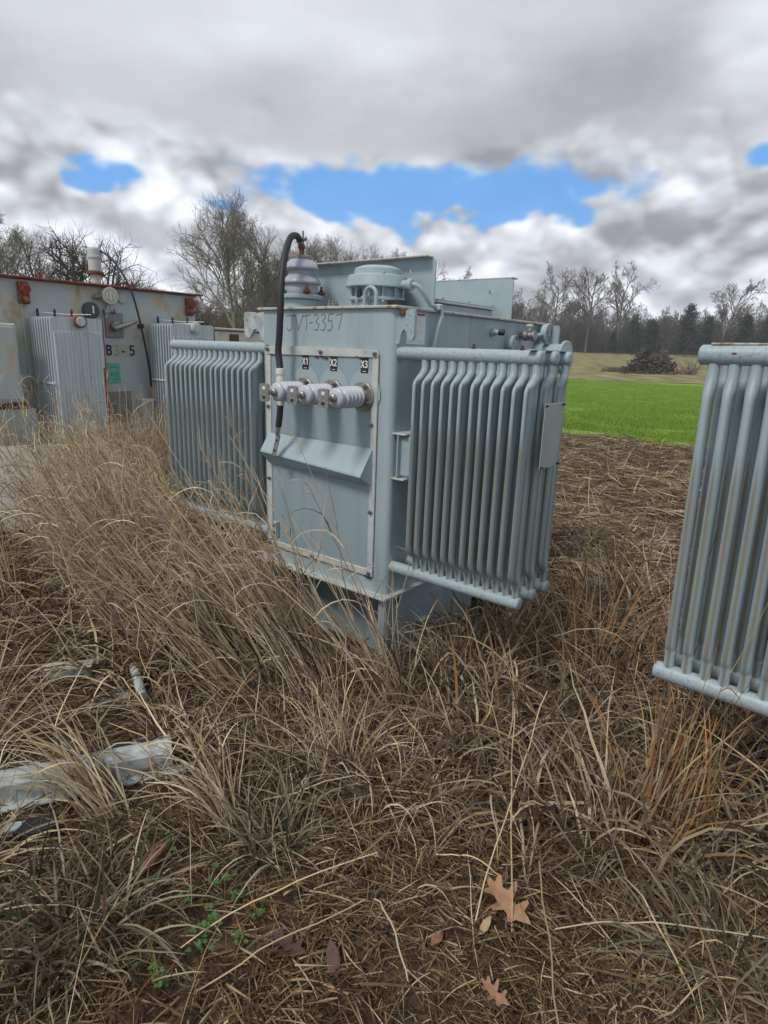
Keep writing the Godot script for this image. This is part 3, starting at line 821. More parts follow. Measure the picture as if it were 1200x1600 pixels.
	# two upright flanged plates across the lid
	for q in [[-0.872, -0.03, -0.345, 1, 0.238], [-0.872, -0.010, -1.10, -1, 0.222]]:
		var g := group_node("stiffener_plate", t)
		m = MB.new(); m.slab(plate_hole(q[1] - q[0], q[4], Vector2(q[1] - q[0] - 0.145, q[4] - 0.072 if q[3] < 0 else q[4] - 0.055), 0.0125), Vector3(q[0], y, q[2]), Vector3.RIGHT, Vector3.UP, 0.008); put("plate", m.done(), M.paint, g)
		m = MB.new(); m.box(Vector3((q[0] + q[1]) / 2 + (0.0 if q[3] > 0 else 0.01), y + q[4] + 0.003, q[2] + (0.030 if q[3] > 0 else -0.022)), Vector3(q[1] - q[0] - 0.035, 0.008, 0.064), 0.003); put("flange", m.done(), M.rim, g)
	# hand hole cover between them
	var hh := group_node("hand_hole", t)
	m = MB.new(); m.box(Vector3(-0.22, y + 0.022, -0.735), Vector3(0.26, 0.044, 0.57), 0.004); put("frame", m.done(), M.paint, hh)
	m = MB.new(); m.box(Vector3(-0.22, y + 0.050, -0.735), Vector3(0.31, 0.008, 0.62), 0.002); put("cover_plate", m.done(), M.cream, hh)
	m = MB.new(); m.box(Vector3(-0.22, y + 0.060, -0.735), Vector3(0.29, 0.007, 0.60), 0.002); put("cover_plate", m.done(), M.paint, hh)
	for z in [-1.0, -0.75, -0.5]: bolt_on(hh, Vector3(-0.085, y + 0.054, z), Vector3.UP, 0.009)
	# instruments along the side wall
	gauge(t, Vector3(0.0, 1.655, -1.07), 0.048, 0.045, 2.2)
	gauge(t, Vector3(0.06, 1.722, -1.40), 0.062, 0.035, 1.9)
	m = MB.new(); m.lathe(Vector3(0, 1.71, -0.864), Vector3.RIGHT, [[0.022, 0], [0.022, 0.018], [0.014, 0.02], [0.014, 0.055], [0.010, 0.057]], 14); var fit := put("plug_fitting", m.done(), M.paint, t)
	m = MB.new(); m.lathe(Vector3(0.045, 1.71, -0.864), Vector3(1, 0, -0.2), [[0.017, 0], [0.017, 0.03], [0.01, 0.032]], 10); put("black_cap", m.done(), M.rubber, fit)
	var vv := group_node("test_valve", t)
	m = MB.new(); m.lathe(Vector3(0, 1.705, -1.20), Vector3.RIGHT, [[0.018, 0], [0.018, 0.03], [0.030, 0.032], [0.030, 0.055], [0.020, 0.058], [0.020, 0.08], [0.028, 0.082], [0.028, 0.10]], 8); put("valve_body", m.done(), M.galv, vv)
	m = MB.new(); m.lathe(Vector3(0.06, 1.735, -1.20), Vector3.UP, [[0.010, 0], [0.010, 0.02], [0.022, 0.021], [0.022, 0.032], [0.012, 0.034]], 8); put("valve_wheel", m.done(), M.plastic, vv)
	m = MB.new(); m.tube([Vector3(0.07, 1.705, -1.22), Vector3(0.075, 1.71, -1.29), Vector3(0.07, 1.72, -1.36)], 0.012, 10); put("pipe", m.done(), M.paint, vv)
	# round flanged opening at the far end
	var fo := group_node("flanged_port", t)
	m = MB.new(); m.lathe(Vector3(0.0, 1.585, -1.44), Vector3.RIGHT, [[0.082, 0], [0.082, 0.18], [0.100, 0.181], [0.102, 0.184], [0.102, 0.198], [0.098, 0.20], [0.078, 0.2005]], 32); put("barrel", m.done(), M.paint, fo)
	m = MB.new(); m.lathe(Vector3(0.199, 1.585, -1.44), Vector3.RIGHT, [[0.076, 0], [0.076, 0.004]], 28); put("end_disc", m.done(), M.cream, fo)

func gauge(t: Node3D, at: Vector3, r: float, deep: float, turn: float) -> void:
	var g := group_node("dial_gauge", t)
	var m := MB.new(); m.lathe(at, Vector3.RIGHT, [[r * 0.9, 0], [r * 0.9, deep * 0.6], [r, deep * 0.62], [r, deep], [r * 0.9, deep + 0.002], [r * 0.87, deep - 0.004]], 28); put("case", m.done(), M.paint, g)
	m = MB.new(); m.lathe(at + Vector3(deep - 0.005, 0, 0), Vector3.RIGHT, [[r * 0.86, 0], [r * 0.86, 0.003]], 28); var f := put("dial_face", m.done(), M.dial, g)
	m = MB.new()
	for k in 11:
		var a := -0.6 + (PI + 1.2) * k / 10.0
		m.x = Transform3D(Basis(Vector3.RIGHT, a), at + Vector3(deep - 0.0015, 0, 0))
		m.box(Vector3(0, 0, -r * 0.7), Vector3(0.0012, r * 0.05, r * 0.16), 0.0002)
	put("tick_marks", m.done(), M.white, f)
	m = MB.new(); m.x = Transform3D(Basis(Vector3.RIGHT, turn), at + Vector3(deep - 0.0005, 0, 0)); m.box(Vector3(0, 0, -r * 0.25), Vector3(0.0012, r * 0.09, r * 0.9), 0.0003); put("needle", m.done(), M.white, f)
	m = MB.new(); m.lathe(at + Vector3(deep - 0.001, 0, 0), Vector3.RIGHT, [[r * 0.86, 0], [r * 0.86, 0.0012]], 28); put("glass", m.done(), M.glass, g)

func build_cable() -> void:
	var t := thing("power_cable", "thick black cable hanging from the top bushing down past the X1 bushing", "cable", CORNER, YAW)
	var p := []
	for q in [[-0.752, 2.128, -0.150], [-0.738, 2.142, -0.115], [-0.722, 2.128, -0.062], [-0.700, 2.070, -0.012], [-0.668, 1.965, 0.045], [-0.645, 1.86, 0.080], [-0.634, 1.75, 0.095], [-0.640, 1.64, 0.098], [-0.646, 1.575, 0.100], [-0.634, 1.525, 0.104], [-0.622, 1.485, 0.110]]: p.append(Vector3(q[0], q[1], q[2]))
	var c := Curve3D.new()
	for k in p.size():
		var tg: Vector3 = (p[mini(k + 1, p.size() - 1)] - p[maxi(k - 1, 0)]) / 6.0
		c.add_point(p[k], -tg, tg)
	var fine := []
	for k in 61: fine.append(c.sample_baked(c.get_baked_length() * k / 60.0, true))
	var m := MB.new(); m.tube(fine, 0.0165, 14); put("insulation", m.done(), M.rubber, t)
	m = MB.new(); m.lathe(Vector3(-0.624, 1.492, 0.109), Vector3(0.1, -1, 0.08), [[0.019, 0], [0.023, 0.004], [0.023, 0.030], [0.019, 0.034], [0.019, 0.046], [0.022, 0.048], [0.022, 0.072], [0.026, 0.074], [0.026, 0.080]], 16); put("sleeve", m.done(), M.plastic, t)
	m = MB.new(); m.lathe(Vector3(-0.616, 1.413, 0.115), Vector3(0.0, -1, 0.02), [[0.027, 0], [0.028, 0.003], [0.027, 0.009], [0.023, 0.011], [0.028, 0.013], [0.027, 0.021], [0.019, 0.024]], 16); put("rubber_collar", m.done(), M.rubber, t)
	m = MB.new(); m.tube([Vector3(-0.616, 1.395, 0.116), Vector3(-0.612, 1.33, 0.119), Vector3(-0.616, 1.27, 0.120), Vector3(-0.628, 1.205, 0.120)], 0.0160, 14); put("tail", m.done(), M.rubber, t)
	m = MB.new(); m.lathe(Vector3(-0.612, 1.334, 0.118), Vector3(0.03, -1, 0), [[0.0172, 0], [0.0175, 0.003], [0.0175, 0.018], [0.0172, 0.021]], 14); put("tape", m.done(), M.plastic, t)
	m = MB.new(); m.tube([Vector3(-0.627, 1.212, 0.120), Vector3(-0.634, 1.180, 0.119), Vector3(-0.640, 1.160, 0.117)], [0.013, 0.0125, 0.011], 12); put("lug_barrel", m.done(), M.galv, t)
	m = MB.new(); m.x = Transform3D(Basis(Vector3.RIGHT, -0.10) * Basis(Vector3.BACK, -0.25), Vector3(-0.655, 1.106, 0.113)); m.box(Vector3.ZERO, Vector3(0.030, 0.115, 0.006), 0.0015)
	var tg2 := put("lug_tongue", m.done(), M.galv, t)
	for s in [-1, 1]:
		var b := MB.new(); b.x = m.x; b.lathe(Vector3(0, s * 0.027, 0.0028), Vector3.BACK, [[0.008, 0], [0.008, 0.001]], 12); put("bolt_hole", b.done(), M.dark, tg2)

# ------------------------------------------------------------------ the transformer at the right edge
func build_right() -> void:
	var t := thing("power_transformer", "blue-grey transformer cut off by the right edge, only its leaning cooling fins showing", "transformer", Vector3(0.945, -0.006, -1.925), -0.745)
	t.rotation.z = 0.010
	t.scale.y = 1.022
	var round_fin := make_fin(0.0155, 0.027, 0.9, 0.014)
	for k in 3:
		var g := radiator(t, Vector3(0.0, 0, -0.1365 * k), 0.90, 0.045, 15, 0.056, round_fin)
	var m := MB.new(); m.slab(rounded_rect(0.895, 1.78, -0.05, 1.45, 0.034, 6), Vector3(0, 0.42, 0), Vector3.RIGHT, Vector3.FORWARD, 1.36, true); put("tank", m.done(), M.paint, t)
	m = MB.new(); m.box(Vector3(1.3375, 1.784, -0.70), Vector3(0.93, 0.013, 1.55), 0.003); put("lid", m.done(), M.rim, t)
	m = MB.new(); m.box(Vector3(1.3375, 0.20, -0.70), Vector3(0.82, 0.435, 1.36), 0.004); put("base", m.done(), M.paint, t)
	for q in [[0.10, 0.035], [0.22, 0.028], [0.30, 0.03]]:
		m = MB.new(); m.box(Vector3(q[0], HEAD + 0.004, 0.0275), Vector3(q[1] * 0.35, 0.006, 0.003), 0.0008); put("paint_chip", m.done(), M.rust, t)
	m = MB.new(); m.x = Transform3D(Basis(Vector3.UP, 0.05), Vector3(0.14, HEAD + 0.031, 0)); m.box(Vector3.ZERO, Vector3(0.22, 0.006, 0.02), 0.002); put("tie_strip", m.done(), M.rim, t)
# ------------------------------------------------------------------ the old transformer behind, on the left
func plate_stack(t: Node3D, z0: float, z1: float, y0: float, y1: float) -> void:
	# a bank of pressed plates, one behind the other out from the wall, joined by round header pipes
	var g := group_node("radiator_bank", t)
	var n := 9
	for k in n:
		var x := 0.06 + 0.052 * k
		var m := MB.new()
		var w := z0 - z1
		var last := k == n - 1
		m.slab(rounded_rect(0.0, w, 0.0, y1 - y0, 0.035, 4), Vector3(x - 0.006, y0, z0), Vector3.FORWARD, Vector3.UP, 0.014)
		var ribs := 13
		for r in ribs:
			var cz := z0 - w * (r + 0.9) / (ribs + 0.8)
			var half := w / (ribs + 0.8) * 0.36
			for sd in ([1.0, -1.0] if last else [1.0]):
				var o: float = x + 0.008 if sd > 0 else x - 0.006
				var h: float = 0.011 * sd
				var b0 := Vector3(o, y0 + 0.12, cz); var b1 := Vector3(o, y1 - 0.13, cz)
				m.quad_out(b0 + Vector3(0, 0, half), b0 + Vector3(h, 0.02, half * 0.35), b1 + Vector3(h, -0.02, half * 0.35), b1 + Vector3(0, 0, half), Vector3(x, (y0 + y1) / 2, cz))
				m.quad_out(b0 + Vector3(h, 0.02, half * 0.35), b0 + Vector3(h, 0.02, -half * 0.35), b1 + Vector3(h, -0.02, -half * 0.35), b1 + Vector3(h, -0.02, half * 0.35), Vector3(x, (y0 + y1) / 2, cz))
				m.quad_out(b0 + Vector3(0, 0, -half), b0 + Vector3(h, 0.02, -half * 0.35), b1 + Vector3(h, -0.02, -half * 0.35), b1 + Vector3(0, 0, -half), Vector3(x, (y0 + y1) / 2, cz))
				m.tri_out(b1 + Vector3(0, 0, half), b1 + Vector3(0, 0, -half), b1 + Vector3(h, -0.02, 0), Vector3(x, y0, cz))
		var p := put("plate", m.done(), M.old_fin, g)
		if last:
			m = MB.new(); m.box(Vector3(x + 0.002, (y0 + y1) / 2 + 0.55 * 0.0, z1 - 0.004), Vector3(0.022, (y1 - y0) * 0.98, 0.012), 0.003); put("red_edge", m.done(), M.red, p)
			if z0 > -1.2:
				m = MB.new(); m.box(Vector3(x + 0.012, y0 + 0.42, z1 + 0.016), Vector3(0.012, 0.82, 0.036), 0.003); put("red_edge", m.done(), M.red, p)
	var m2 := MB.new()
	var zc := (z0 + z1) / 2 - 0.02
	for y in [y1 - 0.085, y0 + 0.085]:
		m2 = MB.new(); m2.lathe(Vector3(0.0, y + 0.05, zc), Vector3.RIGHT, [[0.05, 0], [0.05, 0.50], [0.060, 0.502], [0.062, 0.51], [0.062, 0.528], [0.056, 0.531]], 22); var hd := put("header_pipe", m2.done(), M.red if z0 > -1.2 else M.old_fin, g)
		m2 = MB.new(); m2.lathe(Vector3(0.5305, y + 0.05, zc), Vector3.RIGHT, [[0.046, 0], [0.046, 0.006], [0.040, 0.009]], 20); put("end_cap", m2.done(), M.old_fin, hd)
	m2 = MB.new(); m2.box(Vector3(0.27, (y0 + y1) / 2 + 0.03, z0 + 0.006), Vector3(0.45, 0.022, 0.010), 0.002); put("cross_strap", m2.done(), M.old_fin, g)
	m2 = MB.new(); m2.tube([Vector3(0.05, y1 + 0.045, zc + 0.22), Vector3(0.30, y1 + 0.03, zc + 0.02), Vector3(0.50, y1 + 0.035, zc - 0.12)], 0.006, 6); put("bird_bar", m2.done(), M.cream, g)
	for k in 4:
		var a := Vector3(0.08 + 0.13 * k, y1 + 0.005, zc + 0.20 - 0.105 * k)
		m2 = MB.new(); m2.lathe(a, Vector3.UP, [[0.010, 0], [0.014, 0.02], [0.010, 0.035], [0.014, 0.05], [0.008, 0.075]], 8); put("peg", m2.done(), M.dark, g)

func build_old() -> void:
	var at := CORNER + Basis(Vector3.UP, YAW) * Vector3(-5.0, 0, 0)
	var t := thing("old_transformer", "large weathered grey transformer with rusty red rim behind the grass at left", "transformer", at, YAW)
	var m := MB.new()
	m.box(Vector3(-0.75, 1.28, -0.95), Vector3(1.5, 1.74, 3.1), 0.012); var tank := put("tank", m.done(), M.old, t)
	m = MB.new(); m.box(Vector3(-0.75, 0.21, -0.95), Vector3(1.36, 0.42, 2.9), 0.01); put("base", m.done(), M.old, t)
	m = MB.new(); m.box(Vector3(-0.74, 2.158, -0.95), Vector3(1.66, 0.018, 3.22), 0.004); put("lid", m.done(), M.red, t)
	m = MB.new(); m.lathe(Vector3(-0.42, 2.167, -1.35), Vector3.UP, [[0.36, 0], [0.36, 0.014], [0.34, 0.017]], 30); put("manhole_cover", m.done(), M.red, t)
	m = MB.new(); m.box(Vector3(0.012, 1.25, -0.505), Vector3(0.03, 1.76, 0.016), 0.003); put("weld_rib", m.done(), M.old, tank)
	for z in [-0.53, -2.40]:
		var br := group_node("lifting_bracket", t)
		m = MB.new(); m.box(Vector3(0.03, 2.015, z), Vector3(0.06, 0.20, 0.10), 0.012); put("bracket_body", m.done(), M.red, br)
		m = MB.new(); m.lathe(Vector3(0.06, 2.05, z), Vector3.RIGHT, [[0.046, 0], [0.046, 0.035], [0.030, 0.037], [0.028, 0.03]], 14); put("boss", m.done(), M.red, br)
		m = MB.new(); m.lathe(Vector3(0.06, 1.955, z), Vector3.RIGHT, [[0.030, 0], [0.030, 0.030], [0.018, 0.032]], 14); put("boss", m.done(), M.red, br)
	plate_stack(t, -0.545, -1.055, 0.50, 1.80)
	plate_stack(t, -1.83, -2.40, 0.50, 1.80)
	# bushing on the lid
	var bu := group_node("lid_bushing", t, Vector3(-0.30, 2.18, -1.44))
	bu.scale = Vector3(0.68, 0.92, 0.68)
	m = MB.new(); m.lathe(Vector3.ZERO, Vector3.UP, [[0.075, 0], [0.075, 0.12], [0.07, 0.13]], 24); put("stem", m.done(), M.old, bu)
	m = MB.new(); m.lathe(Vector3.ZERO, Vector3.UP, [[0.125, 0.12], [0.13, 0.125], [0.13, 0.15], [0.10, 0.165]], 24); put("collar", m.done(), M.rust, bu)
	m = MB.new(); m.lathe(Vector3.ZERO, Vector3.UP, [[0.098, 0.16], [0.098, 0.30], [0.112, 0.305], [0.112, 0.33], [0.098, 0.335], [0.096, 0.40], [0.088, 0.42], [0.02, 0.425]], 24); put("shell", m.done(), M.old, bu)
	m = MB.new(); m.lathe(Vector3(0, 0.40, -0.085), Vector3(0, 0.1, -1), [[0.016, 0], [0.016, 0.04]], 10); put("terminal", m.done(), M.bolt, bu)
	for z in [-0.75, -1.75]:
		m = MB.new(); m.lathe(Vector3(-0.1, 2.167, z), Vector3.UP, [[0.022, 0], [0.022, 0.05], [0.014, 0.052], [0.014, 0.07]], 6); put("lid_bolt", m.done(), M.rust, t)
	# round oil gauge, its valve, and a second dark gauge
	var og := group_node("oil_gauge", t)
	m = MB.new(); m.lathe(Vector3(0, 2.06, -1.385), Vector3.RIGHT, [[0.07, 0], [0.07, 0.05], [0.088, 0.052], [0.088, 0.085], [0.080, 0.088]], 28); put("case", m.done(), M.plastic, og)
	m = MB.new(); m.lathe(Vector3(0.086, 2.06, -1.385), Vector3.RIGHT, [[0.072, 0], [0.072, 0.003]], 24); var df := put("dial_face", m.done(), M.stencil_patch, og)
	m = MB.new(); m.box(Vector3(0.0902, 2.06, -1.385), Vector3(0.001, 0.09, 0.012), 0.0003); m.box(Vector3(0.0902, 2.06, -1.345), Vector3(0.001, 0.06, 0.010), 0.0003); m.box(Vector3(0.0902, 2.06, -1.425), Vector3(0.001, 0.06, 0.010), 0.0003); put("dial_marks", m.done(), M.white, df)
	m = MB.new(); m.lathe(Vector3(0.045, 2.045, -1.30), Vector3(0, -0.1, 1), [[0.022, 0], [0.026, 0.01], [0.026, 0.07], [0.015, 0.085]], 12); put("side_knob", m.done(), M.bolt, og)
	m = MB.new(); m.tube([Vector3(0.045, 1.98, -1.38), Vector3(0.045, 1.90, -1.35), Vector3(0.045, 1.82, -1.34)], [0.016, 0.022, 0.016], 10); m.box(Vector3(0.045, 1.90, -1.35), Vector3(0.05, 0.045, 0.06), 0.006); m.lathe(Vector3(0.045, 1.90, -1.39), Vector3(0, 0, -1), [[0.010, 0], [0.010, 0.04], [0.024, 0.042], [0.024, 0.055]], 8); put("small_valve", m.done(), M.galv, og)
	m = MB.new(); m.lathe(Vector3(0, 1.897, -1.185), Vector3.RIGHT, [[0.085, 0], [0.085, 0.05], [0.075, 0.053]], 24); var dg := put("dark_gauge", m.done(), M.dial, t)
	m = MB.new(); m.box(Vector3(0.0545, 1.905, -1.20), Vector3(0.001, 0.075, 0.018), 0.0003); put("needle", m.done(), M.white, dg)
	m = MB.new(); m.lathe(Vector3(0, 2.05, -1.56), Vector3.RIGHT, [[0.065, 0], [0.062, 0.012], [0.045, 0.02]], 20); put("inspection_cap", m.done(), M.cream, t)
	# tap changer handle
	var tc := group_node("tap_handle", t)
	m = MB.new(); m.box(Vector3(0.012, 1.76, -1.44), Vector3(0.024, 0.26, 0.20), 0.004); put("mount_plate", m.done(), M.bolt, tc)
	m = MB.new(); m.lathe(Vector3(0.02, 1.75, -1.44), Vector3.RIGHT, [[0.055, 0], [0.055, 0.06], [0.035, 0.065], [0.03, 0.09]], 16); put("hub", m.done(), M.bolt, tc)
	m = MB.new(); m.tube([Vector3(0.095, 1.72, -1.40), Vector3(0.11, 1.765, -1.53), Vector3(0.11, 1.815, -1.65)], [0.024, 0.026, 0.022], 8); put("lever", m.done(), M.galv, tc)
	m = MB.new(); m.lathe(Vector3(0, 1.766, -1.75), Vector3.RIGHT, [[0.028, 0], [0.028, 0.05], [0.018, 0.06]], 12); put("black_plug", m.done(), M.dark, t)
	# stencilled number on pale patches
	var sn := group_node("stencil_number", t)
	m = MB.new(); m.box(Vector3(0.0015, 1.492, -1.55), Vector3(0.002, 0.135, 0.26), 0.0005); put("pale_patch", m.done(), M.stencil_patch, sn)
	for q in [["B", -1.365, M.stencil], ["3", -1.455, M.stencil_faint], ["-", -1.53, M.stencil], ["5", -1.635, M.stencil]]:
		var o := lettering(sn, q[0], 0.118, Vector3(0.0035, 1.492, q[1]), q[2], "lettering", 0.85)
		o.rotation.y = PI / 2
	# green notice, grey nameplate, cabinet, ledge and pipework lower down
	m = MB.new(); m.box(Vector3(0.002, 1.245, -1.40), Vector3(0.003, 0.215, 0.15), 0.0008); var gn := put("green_notice", m.done(), plain(lin(0.06, 0.40, 0.30), 0.5), t)
	m = MB.new()
	for s in [[0.0, 0.09, 0.13, 0.012], [0.0, -0.09, 0.13, 0.012], [0.055, 0.0, 0.012, 0.17], [-0.055, 0.0, 0.012, 0.17], [0.0, 0.03, 0.06, 0.03], [-0.01, -0.04, 0.07, 0.012]]: m.box(Vector3(0.0042, 1.245 + s[1], -1.40 - s[0]), Vector3(0.001, s[3], s[2]), 0.0003)
	put("notice_print", m.done(), plain(lin(0.20, 0.52, 0.43), 0.5), gn)
	m = MB.new(); m.box(Vector3(0.004, 0.877, -1.455), Vector3(0.008, 0.34, 0.27), 0.002); put("nameplate", m.done(), M.bolt, t)
	m = MB.new(); m.box(Vector3(0.10, 0.57, -1.45), Vector3(0.20, 0.13, 0.62), 0.01); put("ledge", m.done(), M.old, t)
	m = MB.new(); m.box(Vector3(0.06, 0.80, -1.73), Vector3(0.12, 0.32, 0.16), 0.012); put("junction_box", m.done(), M.old, t)
	m = MB.new(); m.box(Vector3(0.16, 1.36, 0.02), Vector3(0.32, 0.72, 0.66), 0.012); var cb := put("control_cabinet", m.done(), M.old, t)
	m = MB.new(); m.box(Vector3(0.325, 1.36, 0.02), Vector3(0.012, 0.66, 0.60), 0.004); put("cabinet_door", m.done(), M.old, cb)
	m = MB.new(); m.box(Vector3(0.12, 0.72, -0.10), Vector3(0.24, 0.42, 0.70), 0.012); put("lower_box", m.done(), M.old, t)
	m = MB.new(); m.box(Vector3(0.20, 0.965, -0.28), Vector3(0.10, 0.03, 0.22), 0.004); put("red_shelf", m.done(), M.red, t)
	# a thin black lead slung from the lid bushing to the junction box
	var w := thing("thin_cable", "thin black wire slung from the old transformer's top bushing down its wall", "cable", at, YAW)
	var cv := Curve3D.new()
	var wp := [[-0.30, 2.55, -1.50], [-0.1, 2.46, -1.52], [0.08, 2.25, -1.57], [0.16, 2.0, -1.62], [0.16, 1.6, -1.70], [0.12, 1.25, -1.77], [0.07, 1.05, -1.80]]
	for k in wp.size():
		var n: Array = wp[mini(k + 1, wp.size() - 1)]
		var l: Array = wp[maxi(k - 1, 0)]
		var tn := Vector3(n[0] - l[0], n[1] - l[1], n[2] - l[2]) / 6.0
		cv.add_point(Vector3(wp[k][0], wp[k][1], wp[k][2]), -tn, tn)
	var pts := []
	for k in 31: pts.append(cv.sample_baked(cv.get_baked_length() * k / 30.0, true))
	m = MB.new(); m.tube(pts, 0.011, 8); put("wire", m.done(), M.rubber, w)
	m = MB.new(); m.tube([pts[29], pts[30], pts[30] + Vector3(0, -0.03, 0)], 0.016, 8); put("wire_end", m.done(), M.bolt, w)

func build_behind() -> void:
	# low weathered equipment seen between the old transformer and the near one
	var b := Basis(Vector3.UP, YAW)
	var at := CORNER + b * Vector3(-6.6, 0, -4.6)
	var t := thing("equipment_crate", "weathered pale crate showing behind the left radiator, under the bare trees", "crate", at, YAW)
	var m := MB.new()
	for k in 7:
		m = MB.new(); m.box(Vector3(0.02 * sin(k * 2.3), 0.14 + 0.255 * k, 0), Vector3(0.8, 0.235, 2.6), 0.012); put("board", m.done(), M.board if k == 6 else M.rim, t)
	m = MB.new(); m.box(Vector3(0.42, 0.9, 0.6), Vector3(0.06, 1.7, 0.16), 0.01); put("post", m.done(), M.rust, t)
	m = MB.new(); m.box(Vector3(0, 1.815, 0), Vector3(0.9, 0.035, 2.7), 0.008); put("lid_board", m.done(), M.cream, t)

# ------------------------------------------------------------------ scrap in the grass
func build_scrap() -> void:
	# cream panel standing on edge in the tall grass
	var a := thing("cream_panel", "cream sheet-metal panel standing on edge in tall grass at left", "panel", Vector3(-3.02, 0.02, -5.02), 0.52)
	a.rotation.x = -0.16
	var m := MB.new()
	m.box(Vector3(0, 0.36, 0), Vector3(1.35, 0.70, 0.006), 0.002); put("sheet", m.done(), M.board, a)
	m = MB.new(); m.box(Vector3(0, 0.712, -0.03), Vector3(1.35, 0.006, 0.065), 0.002); put("top_fold", m.done(), M.board, a)
	m = MB.new(); m.box(Vector3(0.674, 0.36, -0.03), Vector3(0.006, 0.69, 0.06), 0.002); put("side_fold", m.done(), M.board, a)
	m = MB.new(); m.box(Vector3(0.60, 0.06, 0.006), Vector3(0.05, 0.03, 0.008), 0.002); put("latch", m.done(), M.bolt, a)
	# pressed channel lying on the ground
	var dir := Vector3(-0.80, 0, -2.08) - Vector3(-1.50, 0, -1.78)
	var c := thing("metal_channel", "pale blue-grey steel channel lying in the grass at lower left", "scrap metal", Vector3(-1.16, 0.03, -1.935), atan2(-dir.z, dir.x))
	m = MB.new()
	var ln := 0.80
	m.slab(PackedVector2Array([Vector2(-0.075, 0.0), Vector2(-0.060, 0.0), Vector2(-0.058, 0.070), Vector2(-0.045, 0.082), Vector2(0.045, 0.082), Vector2(0.056, 0.070), Vector2(0.058, 0.004), Vector2(0.095, 0.002), Vector2(0.096, -0.004), Vector2(0.052, -0.002), Vector2(0.050, 0.066), Vector2(0.042, 0.075), Vector2(-0.042, 0.075), Vector2(-0.052, 0.066), Vector2(-0.056, -0.004), Vector2(-0.075, -0.004)]), Vector3(-ln / 2, 0, 0), Vector3.BACK, Vector3.UP, -ln)
	put("channel_body", m.done(), M.beam, c)
	m = MB.new(); m.box(Vector3(0.12, 0.045, 0.0575), Vector3(0.008, 0.06, 0.006), 0.001); put("end_tab", m.done(), M.dark, c)
	m = MB.new(); m.box(Vector3(-0.02, 0.086, -0.032), Vector3(0.78, 0.008, 0.012), 0.002); put("rubber_seal", m.done(), M.dark, c)
	m = MB.new(); m.box(Vector3(ln / 2 + 0.02, 0.0, 0.07), Vector3(0.10, 0.012, 0.05), 0.004); put("foot_plate", m.done(), M.beam, c)
	var s := thing("steel_bar", "dark grey-blue metal bar half hidden under the tall grass", "scrap metal", Vector3(-1.50, 0.0, -2.72), 0.25)
	m = MB.new(); m.box(Vector3(0, 0.03, 0), Vector3(0.20, 0.07, 0.06), 0.006); put("bar", m.done(), M.paint, s)
	m = MB.new(); m.box(Vector3(0, 0.068, 0.0), Vector3(0.21, 0.008, 0.075), 0.002); put("lip", m.done(), M.rim, s)
	s = thing("short_pipe", "short pale pipe end poking out of grass above the steel channel", "scrap metal", Vector3(-1.12, 0.03, -2.60), -1.05)
	m = MB.new(); m.tube([Vector3(-0.13, 0.05, 0), Vector3(0.12, 0.02, 0)], 0.022, 12); put("pipe_body", m.done(), M.beam, s)
	m = MB.new(); m.lathe(Vector3(-0.02, 0.037, 0), Vector3(1, -0.12, 0), [[0.026, 0], [0.028, 0.004], [0.028, 0.02], [0.026, 0.024]], 12); put("collar", m.done(), M.galv, s)
	s = thing("flat_sheet", "small bright metal sheet lying flat beside the short pipe", "scrap metal", Vector3(-1.20, 0.015, -2.50), 0.5)
	m = MB.new(); m.slab(PackedVector2Array([Vector2(-0.13, -0.07), Vector2(0.10, -0.09), Vector2(0.14, 0.05), Vector2(-0.02, 0.09), Vector2(-0.12, 0.06)]), Vector3(0, 0.004, 0), Vector3.RIGHT, Vector3.FORWARD, 0.004); put("sheet", m.done(), M.beam, s)
	m = MB.new(); m.box(Vector3(-0.05, 0.014, 0.02), Vector3(0.12, 0.012, 0.01), 0.002); put("fold", m.done(), M.beam, s)
	s = thing("broken_casting", "small dark metal fragment on straw at the left edge below the channel", "scrap metal", Vector3(-1.11, 0.02, -1.71), 0.3)
	m = MB.new(); m.slab(PackedVector2Array([Vector2(-0.06, -0.03), Vector2(0.0, -0.045), Vector2(0.07, -0.02), Vector2(0.05, 0.03), Vector2(-0.03, 0.035)]), Vector3(0, 0.0, 0), Vector3.RIGHT, Vector3.FORWARD, 0.035); put("fragment", m.done(), M.rubber, s)
	m = MB.new(); m.box(Vector3(-0.06, 0.02, -0.02), Vector3(0.07, 0.012, 0.04), 0.003); put("chip", m.done(), M.beam, s)
# ------------------------------------------------------------------ grass
func straw(r: RandomNumberGenerator, kind := 0) -> Color:
	# real straw: pale gold, grey, and weathered brown, blade by blade
	var pal := [
		[Color(0.561, 0.460, 0.287), Color(0.459, 0.358, 0.213), Color(0.653, 0.567, 0.391), Color(0.337, 0.246, 0.144), Color(0.479, 0.417, 0.310)],
		[Color(0.297, 0.243, 0.167), Color(0.414, 0.351, 0.257), Color(0.180, 0.133, 0.086), Color(0.099, 0.068, 0.041), Color(0.252, 0.216, 0.162)],
		[Color(0.164, 0.097, 0.043), Color(0.213, 0.135, 0.064), Color(0.098, 0.056, 0.026), Color(0.328, 0.226, 0.115), Color(0.057, 0.033, 0.018)],
		[Color(0.115, 0.115, 0.062), Color(0.19, 0.175, 0.105), Color(0.085, 0.092, 0.05), Color(0.30, 0.255, 0.165), Color(0.07, 0.066, 0.038)],
		[Color(0.36, 0.18, 0.065), Color(0.44, 0.25, 0.105), Color(0.27, 0.13, 0.05), Color(0.50, 0.37, 0.21), Color(0.32, 0.22, 0.12)]]
	var c: Color = pal[kind][r.randi() % 5]
	var k := r.randf_range(0.75, 1.15)
	return Color(c.r * k, c.g * k, c.b * k)

